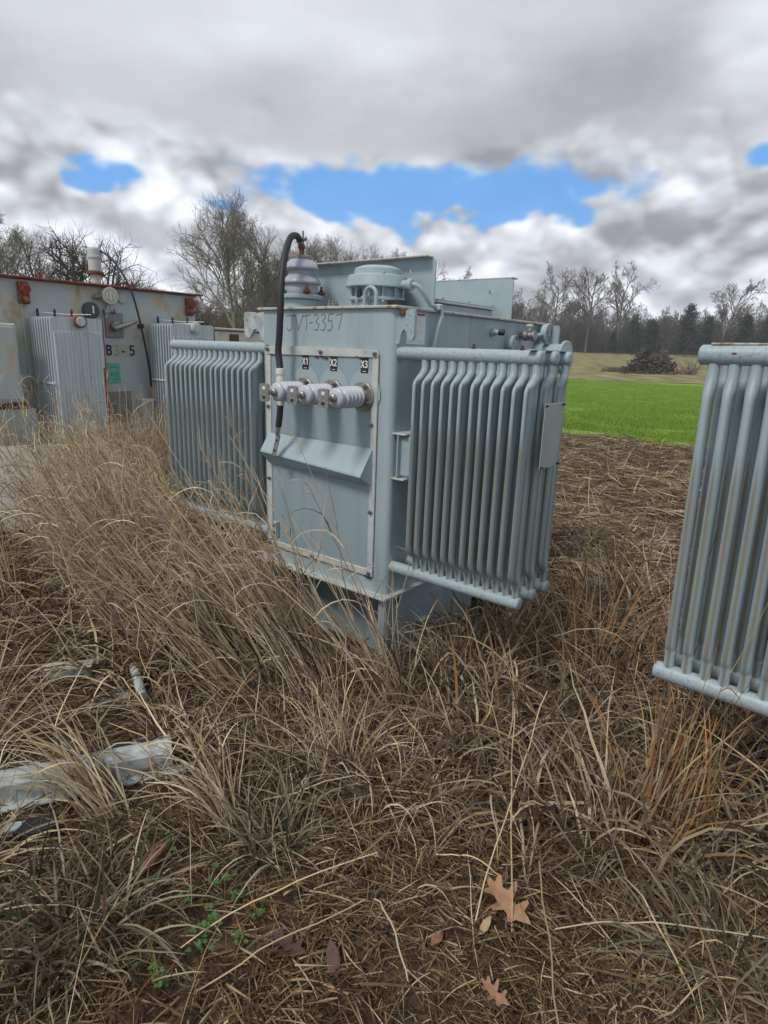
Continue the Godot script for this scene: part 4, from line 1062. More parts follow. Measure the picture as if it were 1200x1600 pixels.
func lay(a: RB, r: RandomNumberGenerator, n: int, radius: float, ln0: float, ln1: float, w: float, high: float, kinds: Array) -> void:
	# fallen blades, every way
	for k in n:
		var q := Vector2.from_angle(r.randf() * TAU) * radius * sqrt(r.randf())
		var an := r.randf() * TAU
		var up := r.randf_range(-0.12, 0.32)
		a.blade(Vector3(q.x, r.randf_range(0.004, high), q.y), Vector3(cos(an), up, sin(an)).normalized(), r.randf_range(ln0, ln1), w * r.randf_range(0.6, 1.3), 4, r.randf_range(0.1, 0.7), r.randf_range(0.2, 0.9), straw(r, kinds[r.randi() % kinds.size()]), r)

func tuft(a: RB, r: RandomNumberGenerator, n: int, radius: float, ln0: float, ln1: float, w: float, lean: Vector3, spread: float, droop: float, curl: float, kinds: Array, at := Vector3.ZERO, segs := 7) -> void:
	for k in n:
		var q := Vector2.from_angle(r.randf() * TAU) * radius * sqrt(r.randf())
		var d := (Vector3(0, 1, 0) + lean * r.randf_range(0.6, 1.3) + Vector3(q.x, 0, q.y).normalized() * spread * r.randf() + Vector3(r.randfn(), 0, r.randfn()) * spread * 0.4).normalized()
		a.blade(at + Vector3(q.x, r.randf() * 0.01, q.y), d, r.randf_range(ln0, ln1), w * r.randf_range(0.65, 1.3), segs, droop * r.randf_range(0.4, 1.5), curl * r.randf_range(0.4, 1.4), straw(r, kinds[r.randi() % kinds.size()]), r)

func stalk(a: RB, r: RandomNumberGenerator, p: Vector3, d: Vector3, ln: float, w: float, kinds: Array, leaves := 2) -> void:
	# a stiff culm with joints and a few dead leaves
	var col := straw(r, kinds[r.randi() % kinds.size()])
	var q := p
	var n := 5
	var bend := r.randf() < 0.14
	for k in n:
		var e := q + d * (ln / n)
		a.stick(q, e, w * (1.0 - 0.13 * k), w * (1.0 - 0.13 * (k + 1)), col, 3)
		if r.randf() < leaves / 5.0:
			var ld := (d + Vector3(r.randfn(), r.randf_range(-0.2, 0.5), r.randfn()) * 0.7).normalized()
			a.blade(e, ld, r.randf_range(0.10, 0.32), 0.0055, 6, r.randf_range(0.8, 2.6), r.randf_range(0.4, 1.5), straw(r, kinds[r.randi() % kinds.size()]), r)
		q = e
		d = (d + Vector3(r.randfn(), -0.25 + 0.3 * r.randf(), r.randfn()) * 0.09).normalized()
		if bend and k == 2:
			d = (d + Vector3(r.randfn(), -0.9, r.randfn()) * 0.9).normalized()
	if r.randf() < 0.45:   # wispy seed head
		for j in 5:
			a.blade(q - d * 0.02 * j, (d + Vector3(r.randfn(), r.randfn(), r.randfn()) * 0.35).normalized(), r.randf_range(0.04, 0.10), 0.0028, 3, 0.6, 0.5, straw(r, 0), r)

func inside(poly: PackedVector2Array, n: int, r: RandomNumberGenerator) -> Array:
	var lo := poly[0]
	var hi := poly[0]
	for p in poly:
		lo = lo.min(p); hi = hi.max(p)
	var out := []
	while out.size() < n:
		var q := Vector2(r.randf_range(lo.x, hi.x), r.randf_range(lo.y, hi.y))
		if Geometry2D.is_point_in_polygon(q, poly): out.append(q)
	return out

func clear_of(q: Vector2, margin := 0.0) -> bool:
	# not inside the feet of a transformer
	var l := Basis(Vector3.UP, YAW).inverse() * (Vector3(q.x, 0, q.y) - CORNER)
	if l.x > -TW - margin and l.x < margin and l.z < 0.02 + margin and l.z > -TD: return false
	if l.x > -TW - 0.98 and l.x < -TW and l.z < 0.06 and l.z > -1.5: return false
	if l.x > -6.6 and l.x < -4.7 and l.z < 0.7 and l.z > -2.6: return false
	return true

func many(called: String, parent: Node3D, meshes: Array, spots: Array, s0: float, s1: float, turn: float, sink := 0.0, tint := 0.18) -> void:
	# spots: Vector2 on the ground; each mesh takes its share of them
	for v in meshes.size():
		var mine := []
		for k in range(v, spots.size(), meshes.size()): mine.append(spots[k])
		if mine.is_empty(): continue
		var mm := MultiMesh.new()
		mm.transform_format = MultiMesh.TRANSFORM_3D
		mm.use_colors = true
		mm.mesh = meshes[v]
		mm.instance_count = mine.size()
		for k in mine.size():
			var q: Vector2 = mine[k]
			var s := rng.randf_range(s0, s1)
			var b := Basis(Vector3.UP, rng.randf_range(-turn, turn)).scaled(Vector3(s, s * rng.randf_range(0.85, 1.15), s))
			mm.set_instance_transform(k, Transform3D(b, Vector3(q.x, ground_y(q.x, q.y) - sink, q.y)))
			var t := 1.0 + rng.randf_range(-tint, tint)
			mm.set_instance_color(k, Color(t, t * rng.randf_range(0.96, 1.03), t * rng.randf_range(0.92, 1.05)))
		var o := MultiMeshInstance3D.new()
		o.name = called
		o.multimesh = mm
		o.material_override = M.blade
		o.set_meta("kind", "stuff")
		parent.add_child(o, true)

func stuff(called: String, label: String, category: String) -> Node3D:
	var o := Node3D.new()
	o.name = numbered(called)
	add_child(o)
	tag(o, label, category, "", "stuff")
	return o

func pv(a: Array) -> PackedVector2Array:
	var p := PackedVector2Array()
	for q in a: p.append(Vector2(q[0], q[1]))
	return p

func build_grass() -> void:
	var r := RandomNumberGenerator.new()
	r.seed = 77
	# --- thatch of fallen straw over the near ground
	var th := stuff("straw_thatch", "brown matted straw covering the near ground", "dead grass")
	var ms := []
	for v in 6:
		var a := RB.new()
		lay(a, r, 90, 0.17, 0.02, 0.11, 0.0040, 0.022, [2, 2, 2, 2, 2, 2, 2, 1, 0])
		ms.append(a.done())
	var spots := []
	for q in inside(pv([[-1.6, -0.75], [1.7, -0.75], [2.4, -2.2], [3.4, -4.6], [-3.6, -4.6], [-2.4, -2.2]]), 2300, r):
		if clear_of(q): spots.append(q)
	many("thatch", th, ms, spots, 0.8, 1.3, PI)
	# --- longer straw strewn on top
	ms = []
	for v in 5:
		var a := RB.new()
		lay(a, r, 13, 0.22, 0.14, 0.46, 0.0060, 0.055, [1, 0, 0, 1, 2])
		ms.append(a.done())
	spots = []
	for q in inside(pv([[-1.6, -0.9], [1.7, -0.9], [2.4, -2.2], [3.4, -4.6], [-3.6, -4.6], [-2.4, -2.2]]), 620, r):
		if q.y > -1.75 and r.randf() > 0.28: continue
		if clear_of(q): spots.append(q)
	many("strewn_straw", th, ms, spots, 0.8, 1.25, PI)
	# --- curly leaf grass, knee high and collapsed, right of and before the transformer
	var cg := stuff("curly_dry_grass", "tangled greyish curly dead grass around the transformers", "dead grass")
	ms = []
	for v in 6:
		var a := RB.new()
		tuft(a, r, 30, 0.11, 0.18, 0.52, 0.0082, Vector3(0, 0, 0), 0.9, 2.3, 1.6, [1, 1, 0, 1, 2])
		ms.append(a.done())
	spots = []
	for q in inside(pv([[0.33, -2.75], [0.62, -3.35], [1.1, -3.75], [1.9, -4.1], [2.6, -3.6], [2.5, -2.2], [1.75, -1.45], [0.95, -1.55], [0.55, -1.85], [0.30, -2.25]]), 270, r):
		if clear_of(q, 0.05): spots.append(q)
	many("curly_tuft", cg, ms, spots, 0.8, 1.4, PI)
	spots = []
	for q in inside(pv([[-0.95, -2.35], [0.30, -2.40], [0.35, -1.85], [-0.35, -1.85], [-0.75, -2.05]]), 55, r):
		if clear_of(q, 0.03): spots.append(q)
	many("curly_tuft", cg, ms, spots, 0.5, 0.85, PI)
	spots = []
	for q in inside(pv([[-1.0, -2.45], [0.15, -2.45], [0.05, -2.75], [-0.75, -3.25], [-0.85, -4.1], [-1.9, -5.4], [-3.4, -4.6], [-2.1, -2.95]]), 170, r):
		if atan2(q.x, -q.y) < -0.37 and q.y < -3.3 and r.randf() > 0.3: continue
		if q.x > -0.75: continue
		if clear_of(q, 0.03): spots.append(q)
	many("curly_tuft", cg, ms, spots, 0.8, 1.3, PI)
	spots = []
	for q in inside(pv([[-0.85, -2.5], [0.20, -2.45], [0.15, -2.75], [-0.25, -2.95], [-0.72, -3.4]]), 60, r):
		if clear_of(q, 0.03): spots.append(q)
	many("curly_tuft", cg, ms, spots, 0.35, 0.65, PI)
	# low tufts further forward
	spots = []
	for q in inside(pv([[0.35, -1.75], [1.25, -1.7], [1.3, -1.1], [0.75, -1.0], [0.55, -1.35]]), 40, r): spots.append(q)
	for q in inside(pv([[-0.75, -1.75], [-0.15, -1.80], [0.35, -1.72], [0.2, -1.55], [-0.35, -1.55]]), 14, r): spots.append(q)
	many("curly_tuft", cg, ms, spots, 0.32, 0.62, PI, 0.02)
	# --- tall grass, leaning to the left
	var tg := stuff("tall_dry_grass", "tall straw-coloured dry grass leaning left in front of the transformers", "dead grass")
	ms = []
	for v in 6:
		var a := RB.new()
		var lean := Vector3(-0.70, 0, -0.10) if v < 3 else Vector3(-0.26, 0, -0.05)
		for k in 20:
			var q := Vector2.from_angle(r.randf() * TAU) * 0.09 * sqrt(r.randf())
			stalk(a, r, Vector3(q.x, 0, q.y), (Vector3.UP + lean * r.randf_range(0.72, 1.25) + Vector3(r.randfn(), 0, r.randfn()) * 0.09).normalized(), r.randf_range(0.62, 1.34), 0.0040, [0, 0, 0, 0, 0, 1, 1, 4], 1)
		tuft(a, r, 9, 0.10, 0.25, 0.70, 0.0065, lean * 0.8, 0.35, 1.0, 0.6, [1, 0, 1, 2])
		tuft(a, r, 16, 0.12, 0.12, 0.36, 0.0070, lean * 0.4, 0.6, 1.5, 1.0, [2, 1, 2])
		ms.append(a.done())
	# the sloping band that crosses before the near transformer
	spots = []
	for q in inside(pv([[0.16, -2.42], [0.0, -2.62], [-0.45, -2.95], [-0.80, -3.55], [-1.05, -4.35], [-1.75, -5.3], [-2.3, -5.0], [-1.75, -3.6], [-1.05, -2.75], [-0.55, -2.42]]), 165, r):
		if q.y < -3.7 and r.randf() > 0.55: continue
		if clear_of(q, 0.03): spots.append(q)
	many("stalks", tg, [ms[0], ms[1], ms[2]], spots, 0.78, 1.12, 0.32, 0.0, 0.26)
	spots = []
	for q in inside(pv([[-1.45, -2.75], [-1.05, -2.95], [-1.7, -4.2], [-2.4, -5.4], [-3.3, -5.3], [-3.7, -4.2], [-2.9, -3.0], [-2.1, -2.5]]), 230, r):
		var aq := atan2(q.x, -q.y)
		if r.randf() > (0.06 if aq < -0.45 else (0.22 if aq < -0.36 else 0.9)): continue
		if clear_of(q): spots.append(q)
	many("stalks", tg, [ms[3], ms[4], ms[5]], spots, 0.80, 1.18, 0.6, 0.0, 0.26)
	# only a few stand before the cream panel
	# further back, before and around the old transformer
	spots = []
	for q in inside(pv([[-2.4, -5.5], [-1.9, -6.4], [-2.0, -7.4], [-3.2, -6.9], [-4.6, -5.6], [-4.4, -4.6], [-3.4, -5.4]]), 90, r):
		if atan2(q.x, -q.y) < -0.42 and r.randf() > 0.3: continue
		if clear_of(q): spots.append(q)
	many("stalks", tg, ms, spots, 0.75, 1.0, PI, 0.0, 0.12)
	# --- mown, matted hay between the transformer and the meadow
	var hy := stuff("matted_hay", "matted brown hay in humps between the transformers and the green meadow", "dead grass")
	ms = []
	for v in 5:
		var a := RB.new()
		lay(a, r, 90, 0.36, 0.12, 0.42, 0.0075, 0.10, [1, 2, 1, 0, 2])
		tuft(a, r, 26, 0.2, 0.12, 0.30, 0.0065, Vector3.ZERO, 1.3, 2.4, 1.2, [1, 1, 2])
		ms.append(a.done())
	spots = []
	for q in inside(pv([[-1.2, -4.6], [4.2, -3.6], [9.5, -6.2], [11.0, -9.3], [6.2, -11.0], [4.3, -12.2], [1.5, -13.8], [-6.0, -14.8], [-9.0, -11.0], [-5.0, -8.6]]), 3000, r):
		if clear_of(q): spots.append(q)
	many("hay", hy, ms, spots, 0.7, 1.25, PI)
	ms = []
	for v in 4:
		var a := RB.new()
		tuft(a, r, 70, 0.22, 0.18, 0.44, 0.0075, Vector3.ZERO, 1.1, 2.2, 1.2, [1, 1, 2, 1, 0])
		ms.append(a.done())
	spots = []
	for q in inside(pv([[1.5, -4.2], [4.2, -3.8], [9.5, -6.4], [9.0, -9.0], [5.4, -10.6], [3.8, -12.2], [-3.0, -13.8], [-5.0, -9.6]]), 330, r):
		if clear_of(q): spots.append(q)
	many("hay_hump", hy, ms, spots, 0.6, 1.15, PI)
	# --- the green meadow
	var gr := stuff("meadow_grass", "short bright green grass of the meadow", "grass")
	ms = []
	for v in 4:
		var a := RB.new()
		for k in 60:
			var q := Vector2.from_angle(r.randf() * TAU) * 0.42 * sqrt(r.randf())
			var t := r.randf_range(0.75, 1.25)
			var col := Color(0.185 * t, 0.34 * t, 0.028 * t) if r.randf() > 0.10 else Color(0.20 * t, 0.17 * t, 0.07 * t)
			a.blade(Vector3(q.x, 0, q.y), Vector3(r.randfn() * 0.4, 1, r.randfn() * 0.4).normalized(), r.randf_range(0.03, 0.08), 0.008, 3, 0.6, 0.4, col, r)
		ms.append(a.done())
	spots = []
	while spots.size() < 8500:
		var d := 10.5 + 34.0 * pow(r.randf(), 1.6)
		var az := deg_to_rad(r.randf_range(4.0, 36.0))
		var q := Vector2(sin(az) * d, -cos(az) * d)
		if q.y > -11.6 + (q.x - 4.7) * 0.42 + bump.get_noise_2d(q.x * 2.0, q.y * 2.0) * 1.6: continue
		spots.append(q)
	many("meadow_tuft", gr, ms, spots, 0.8, 1.4, PI, 0.0, 0.15)
	build_tussocks(r)

func build_tussocks(r: RandomNumberGenerator) -> void:
	# tussocks and stems that can be told apart: [x, z, label, recipe]
	var list := [
		[-0.318, -1.687, "dark grey-green grass tussock in the foreground left of the straw patch", 3, 150, 0.09, 0.12, 0.30, Vector3(-0.15, 0, 0.1), 0.75],
		[-0.84, -1.36, "big drooping dark tussock filling the bottom left corner", 3, 330, 0.20, 0.16, 0.40, Vector3(0.1, 0, 0.2), 0.8],
		[-0.93, -1.84, "straw clump leaning left over the pale steel channel", 0, 120, 0.07, 0.28, 0.52, Vector3(-0.75, 0, -0.25), 0.25],
		[-0.50, -1.78, "small straw clump standing right of the steel channel", 0, 90, 0.06, 0.20, 0.44, Vector3(-0.35, 0, -0.1), 0.25],
		[-0.15, -2.10, "curly straw tussock below the slanting stalk band", 0, 150, 0.12, 0.18, 0.40, Vector3(-0.1, 0, 0), 0.5],
		[0.80, -1.86, "loose upright straw tussock right of the middle foreground", 1, 110, 0.07, 0.20, 0.48, Vector3(-0.1, 0, 0), 0.35],
		[0.99, -1.80, "orange-brown grass clump in front of the right-hand fins", 4, 100, 0.12, 0.45, 0.90, Vector3(0.18, 0, -0.10), 0.25],
		[1.45, -2.75, "brown weed stems standing behind the right-hand fins' lower end", 4, 90, 0.14, 0.45, 0.85, Vector3(-0.1, 0, 0), 0.3],
		[1.02, -2.85, "tall brown stems between the near transformer and the right-hand fins", 4, 90, 0.16, 0.40, 0.80, Vector3(0.05, 0, 0), 0.3],
		[0.96, -1.36, "green-tinged sprawling tussock at the lower right edge", 3, 190, 0.15, 0.16, 0.42, Vector3(-0.2, 0, 0.1), 1.0],
		[0.36, -2.72, "curly grey tussock beside the transformer's base plate", 1, 160, 0.10, 0.25, 0.55, Vector3(0, 0, 0), 0.5],
		[0.085, -2.60, "straw stems rising in front of the transformer's base corner", 0, 46, 0.08, 0.35, 0.66, Vector3(-0.05, 0, 0), 0.25],
		[0.70, -2.95, "rusty brown grass tussock under the right radiator", 4, 120, 0.11, 0.28, 0.58, Vector3(0.1, 0, 0), 0.45],
		[-1.55, -1.98, "straw clump at the left edge above the steel channel", 0, 150, 0.10, 0.35, 0.72, Vector3(0.15, 0, 0), 0.4],
		[-1.22, -1.52, "bleached straw clump at the left edge below the metal fragment", 0, 130, 0.10, 0.20, 0.40, Vector3(0.2, 0, 0.1), 0.7]]
	for q in list:
		var a := RB.new()
		var kinds := [q[3], q[3], q[3], 1 if q[3] != 1 else 2]
		tuft(a, r, int(q[4] * 0.75), q[5], q[6], q[7], 0.0068, q[8], q[9], 1.5, 0.9, kinds, Vector3.ZERO, 7)
		if q[3] == 0 or q[3] == 4:
			for k in 10:
				stalk(a, r, Vector3(r.randfn() * q[5] * 0.5, 0, r.randfn() * q[5] * 0.5), (Vector3.UP + q[8] + Vector3(r.randfn(), 0, r.randfn()) * 0.15).normalized(), q[7] * r.randf_range(0.9, 1.25), 0.0030, [q[3]], 1)
		var o := put("grass_tussock", a.done(), M.blade)
		o.position = Vector3(q[0], ground_y(q[0], q[1]) - 0.004, q[1])
		tag(o, q[2], "grass", "grass tussocks in the foreground")
	# long single stalks lying across the foreground
	var lines := [
		[[0.94, 0.34, -2.02], [1.62, 0.12, -1.75], "long pale stalk slanting down at the right edge"],
		[[0.30, 0.03, -1.42], [0.66, 0.30, -2.20], "straight stalk rising from the oak leaf towards the transformer"],
		[[0.40, 0.02, -1.40], [0.50, 0.34, -2.02], "thin stalk leaning up behind the oak leaf"],
		[[-0.50, 0.02, -1.30], [0.03, 0.05, -1.62], "pale stalk lying across the bare straw left of centre"],
		[[-0.42, 0.02, -1.18], [-0.02, 0.04, -1.45], "second pale stalk lying just nearer than the first on bare straw"],
		[[0.52, 0.05, -1.40], [1.12, 0.07, -1.36], "long stalk lying level at lower right"],
		[[0.44, 0.02, -0.98], [0.50, 0.16, -1.52], "upright pale stalk at the bottom right of centre"],
		[[0.10, 0.03, -1.22], [0.02, 0.07, -1.42], "short bent stalk at the bottom centre"],
		[[-0.62, 0.12, -2.10], [-0.05, 0.05, -1.90], "stalk lying across the middle of the picture below the stalk band"],
		[[0.20, 0.04, -1.62], [0.42, 0.05, -1.57], "short pale straw lying left of the oak leaf"]]
	for q in lines:
		var p0 := Vector3(q[0][0], q[0][1] + 0.01, q[0][2])
		var p1 := Vector3(q[1][0], q[1][1] + 0.01, q[1][2])
		p0.y += ground_y(p0.x, p0.z)
		p1.y += ground_y(p1.x, p1.z)
		var a := RB.new()
		var col := straw(r, 0) * 1.1
		var last := p0
		var off := Vector3.ZERO
		for k in 9:
			var t := (k + 1) / 9.0
			off += Vector3(r.randfn(), r.randfn() * 0.6, r.randfn()) * 0.004
			var nx := p0.lerp(p1, t) + off + Vector3(0, 0.03 * sin(PI * t), 0)
			a.stick(last - p0, nx - p0, 0.0026, 0.0025, col, 4)
			last = nx
		var o := put("grass_stalk", a.done(), M.blade)
		o.position = p0
		tag(o, q[2], "grass stalk", "long fallen stalks")

# ------------------------------------------------------------------ leaves and clover
func leaf_mesh(outline: Array, curl: float) -> ArrayMesh:
	# a curled dead leaf with real thickness, folded along its rib
	var m := MB.new()
	var p := PackedVector2Array()
	for q in outline: p.append(Vector2(q[0], q[1]))
	var idx := Geometry2D.triangulate_polygon(p)
	var f := func(q: Vector2) -> Vector3: return Vector3(q.x, absf(q.x) * 0.45 + curl * q.y * q.y * 3.0 + 0.004 * sin(q.y * 60.0), -q.y)
	m.smooth(0)
	for k in range(0, idx.size(), 3):
		var a: Vector3 = f.call(p[idx[k]]); var b: Vector3 = f.call(p[idx[k + 1]]); var c: Vector3 = f.call(p[idx[k + 2]])
		m.tri_out(a, b, c, Vector3(0, -1, 0))
	for k in range(0, idx.size(), 3):
		var a: Vector3 = f.call(p[idx[k]]) - Vector3(0, 0.0008, 0); var b: Vector3 = f.call(p[idx[k + 1]]) - Vector3(0, 0.0008, 0); var c: Vector3 = f.call(p[idx[k + 2]]) - Vector3(0, 0.0008, 0)
		m.tri_out(a, b, c, Vector3(0, 1, 0))
	m.flat()
	m.tube([f.call(Vector2(0, -0.12)), f.call(Vector2(0, -0.09)), f.call(Vector2(0, 0.0)), f.call(Vector2(0, 0.075))], [0.0014, 0.0013, 0.0011, 0.0006], 5)
	return m.done()

func build_leaves() -> void:
	var oak := [[0, -0.09], [0.012, -0.07], [0.02, -0.05], [0.045, -0.045], [0.05, -0.035], [0.022, -0.022], [0.018, -0.008], [0.048, 0.004], [0.062, 0.018], [0.052, 0.022], [0.026, 0.018], [0.020, 0.034], [0.036, 0.055], [0.034, 0.066], [0.012, 0.058], [0.004, 0.085],
		[-0.006, 0.082], [-0.014, 0.056], [-0.034, 0.060], [-0.038, 0.050], [-0.020, 0.032], [-0.024, 0.014], [-0.056, 0.014], [-0.060, 0.002], [-0.020, -0.010], [-0.022, -0.024], [-0.046, -0.040], [-0.040, -0.050], [-0.018, -0.052], [-0.010, -0.07]]
	var oval := [[0, -0.06], [0.012, -0.04], [0.022, -0.01], [0.020, 0.02], [0.010, 0.045], [0, 0.06], [-0.010, 0.045], [-0.020, 0.02], [-0.022, -0.01], [-0.012, -0.04]]
	var spots := [
		[0.394, -1.476, 0.045, 0.7, oak, 1.0, Color(0.36, 0.21, 0.125), "large pale-brown lobed oak leaf on the straw"],
		[0.325, -1.405, 0.035, -0.7, oval, 0.55, Color(0.36, 0.27, 0.15), "small tan leaf lying beside the big oak leaf"],
		[-0.681, -1.575, 0.04, -0.6, oval, 1.1, Color(0.186, 0.071, 0.043), "reddish-brown leaf beside a green clover on the left"],
		[-0.218, -1.316, 0.025, 1.2, oak, 0.62, Color(0.081, 0.040, 0.034), "dark purple-brown leaf at the bottom left of centre"],
		[-0.093, -1.284, 0.025, 0.3, oval, 0.8, Color(0.099, 0.046, 0.040), "dark maroon leaf at the bottom beside the purple leaf"],
		[0.182, -1.348, 0.03, 2.6, oval, 0.6, Color(0.28, 0.15, 0.085), "small brown leaf at the bottom centre"],
		[0.318, -1.215, 0.03, 0.9, oak, 0.5, Color(0.30, 0.17, 0.10), "small brown lobed leaf at the very bottom right of centre"],
		[0.42, -2.10, 0.05, 0.4, oval, 1.0, Color(0.10, 0.05, 0.04), "dark leaf among stems below the transformer base"]]
	for q in spots:
		var m := grain(noise_image(64, 0.06, 3, int(absf(q[0]) * 1000), [[0.0, q[6] * 0.75], [0.5, q[6]], [1.0, q[6] * 1.2]]), Vector3(9, 9, 9), 0.7)
		var o := put("dead_leaf", leaf_mesh(q[4], 1.2), m)
		o.position = Vector3(q[0], ground_y(q[0], q[1]) + q[2], q[1])
		o.rotation = Vector3(0.25, q[3], 0.1)
		o.scale = Vector3.ONE * q[5]
		tag(o, q[7], "leaf", "dead leaves on the ground")
	var cl := [
		[-0.447, -1.363, 1.2, "bright green clover sprig in the left foreground straw"], [-0.524, -1.215, 1.0, "green clover sprig near the bottom edge at left"],
		[-0.462, -1.512, 1.1, "green clover sprig right of the reddish leaf"], [-0.40, -1.48, 0.8, "tiny clover sprig by the dark tussock"],
		[-0.655, -1.64, 0.9, "clover sprig just above the reddish leaf"], [-0.315, -1.41, 0.7, "small green sprig nearest the dark tussock's foot"],
		[-0.537, -1.455, 0.8, "small clover sprig below the reddish leaf"], [-0.448, -1.305, 0.8, "small clover sprig just below the bright one"],
		[-0.36, -1.33, 0.6, "tiny green sprig on bare straw left of centre"], [-0.60, -1.26, 0.6, "tiny green sprig beside the bottom left tussock"]]
	var r := RandomNumberGenerator.new()
	r.seed = 9
	for q in cl:
		var a := RB.new()
		for k in 9:
			var e := Vector3(r.randfn() * 0.018, 0, r.randfn() * 0.018)
			var top := e + Vector3(r.randfn() * 0.006, r.randf_range(0.02, 0.04), r.randfn() * 0.006)
			var t := r.randf_range(0.7, 1.25)
			var col := Color(0.065 * t, 0.155 * t, 0.04 * t)
			a.stick(e, top, 0.0009, 0.0007, col, 3)
			for j in 3:
				var an := TAU * j / 3.0 + r.randf()
				var d := Vector3(cos(an), r.randf_range(0.0, 0.35), sin(an)).normalized()
				a.leaf(top + d * 0.006, d * 0.013, d.cross(Vector3.UP).normalized() * 0.012, col)
		var o := put("clover", a.done(), M.blade)
		o.position = Vector3(q[0], ground_y(q[0], q[1]) + 0.012, q[1])
		o.scale = Vector3.ONE * q[2]
		tag(o, q[3], "clover", "clover sprigs in the straw")

# ------------------------------------------------------------------ trees
func grow(tr: RB, cr: RB, r: RandomNumberGenerator, p: Vector3, d: Vector3, ln: float, rad: float, level: int, most: int, cfg: Dictionary) -> void:
	var segs := 6 if level == 0 else (4 if level < 3 else 3 if level < most else 2)
	var q := p
	var sides := 7 if level == 0 else (5 if level == 1 else 3)
	var tone: float = cfg.tone * r.randf_range(0.8, 1.2)
	var base: Color = cfg.col
	var col := Color(base.r * tone, base.g * tone, base.b * tone)
	var kids: int = cfg.kids[mini(level, cfg.kids.size() - 1)]
	var wander: float = cfg.wander
	var start: float = cfg.start if level == 0 else 0.22
	var made := 0
	for k in segs:
		var t0 := float(k) / segs
		var t1 := float(k + 1) / segs
		var e := q + d * (ln / segs)
		var a := tr if level < 2 else cr
		var tip := 0.35 if level < most else 0.3
		a.stick(q, e, maxf(rad * (1.0 - t0 * (1.0 - tip)), cfg.thin), maxf(rad * (1.0 - t1 * (1.0 - tip)), cfg.thin), col, sides)
		if level < most:
			while made < kids and (made + 0.5) / kids * (1.0 - start) + start <= t1 + 0.001:
				var f := ((made + 0.5) / kids * (1.0 - start) + start - t0) * segs
				var at := q.lerp(e, clampf(f, 0, 1))
				var side := d.cross(Vector3(r.randfn(), r.randfn() * 0.4, r.randfn())).normalized()
				var open: float = cfg.open * r.randf_range(0.6, 1.4)
				var nd := (d * cos(open) + side * sin(open)).normalized()
				nd = (nd + Vector3.UP * cfg.lift).normalized()
				var h: float = (made + 0.5) / kids
				grow(tr, cr, r, at, nd, ln * cfg.shrink * r.randf_range(0.65, 1.2) * (1.15 - 0.45 * h), rad * (0.62 - 0.22 * h), level + 1, most, cfg)
				made += 1
		if level == most:
			for j in 2:
				var sd := (d + Vector3(r.randfn(), r.randfn() + 0.3, r.randfn()) * 0.55).normalized()
				cr.stick(e, e + sd * ln * r.randf_range(0.35, 0.8), cfg.thin * 0.8, cfg.thin * 0.45, col, 3)
		q = e
		d = (d + Vector3(r.randfn(), r.randfn() * 0.5 + cfg.lift * 0.6, r.randfn()) * wander).normalized()

func bare_tree(seed_: int, cfg: Dictionary, most: int) -> Array:
	var r := RandomNumberGenerator.new()
	r.seed = seed_
	var tr := RB.new()
	var cr := RB.new()
	grow(tr, cr, r, Vector3(0, -0.15, 0), Vector3(r.randfn() * 0.04, 1, r.randfn() * 0.04).normalized(), cfg.high, cfg.rad, 0, most, cfg)
	return [tr.done(), cr.done()]

func plant_tree(meshes: Array, azd: float, dist: float, scale_: float, turn: float, label: String, group := "", called := "bare_tree") -> Node3D:
	var az := deg_to_rad(azd)
	var x := sin(az) * dist
	var z := -cos(az) * dist
	var t := thing(called, label, "tree", Vector3(x, ground_y(x, z), z), turn, group)
	t.scale = Vector3.ONE * scale_
	put("trunk", meshes[0], M.bark, t)
	put("crown", meshes[1], M.bark if called == "bare_tree" else M.needle, t)
	return t

func cedar(seed_: int, high: float, wide: float) -> Array:
	var r := RandomNumberGenerator.new()
	r.seed = seed_
	var tr := RB.new()
	var cr := RB.new()
	var bark := Color(0.09, 0.065, 0.045)
	tr.stick(Vector3(0, -0.2, 0), Vector3(0, high * 0.95, 0), 0.16, 0.02, bark, 6)
	for k in 120:
		var y := high * (0.06 + 0.92 * (k / 120.0))
		var w := wide * pow(1.0 - y / (high * 1.03), 0.8) * r.randf_range(0.35, 1.25)
		var an := r.randf() * TAU
		var d := Vector3(cos(an), r.randf_range(0.05, 0.5), sin(an)).normalized()
		tr.stick(Vector3(0, y, 0), Vector3(0, y, 0) + d * w, 0.03, 0.008, bark, 3)
		for j in 34:
			var p := Vector3(0, y, 0) + d * w * r.randf_range(0.3, 1.0) + Vector3(r.randfn(), r.randfn(), r.randfn()) * 0.28
			var t := r.randf_range(0.6, 1.35)
			cr.leaf(p, Vector3(r.randfn(), r.randfn(), r.randfn()).normalized() * 0.32, Vector3(r.randfn(), r.randfn() + 0.5, r.randfn()).normalized() * 0.24, Color(0.034 * t, 0.048 * t, 0.026 * t))
	return [tr.done(), cr.done()]

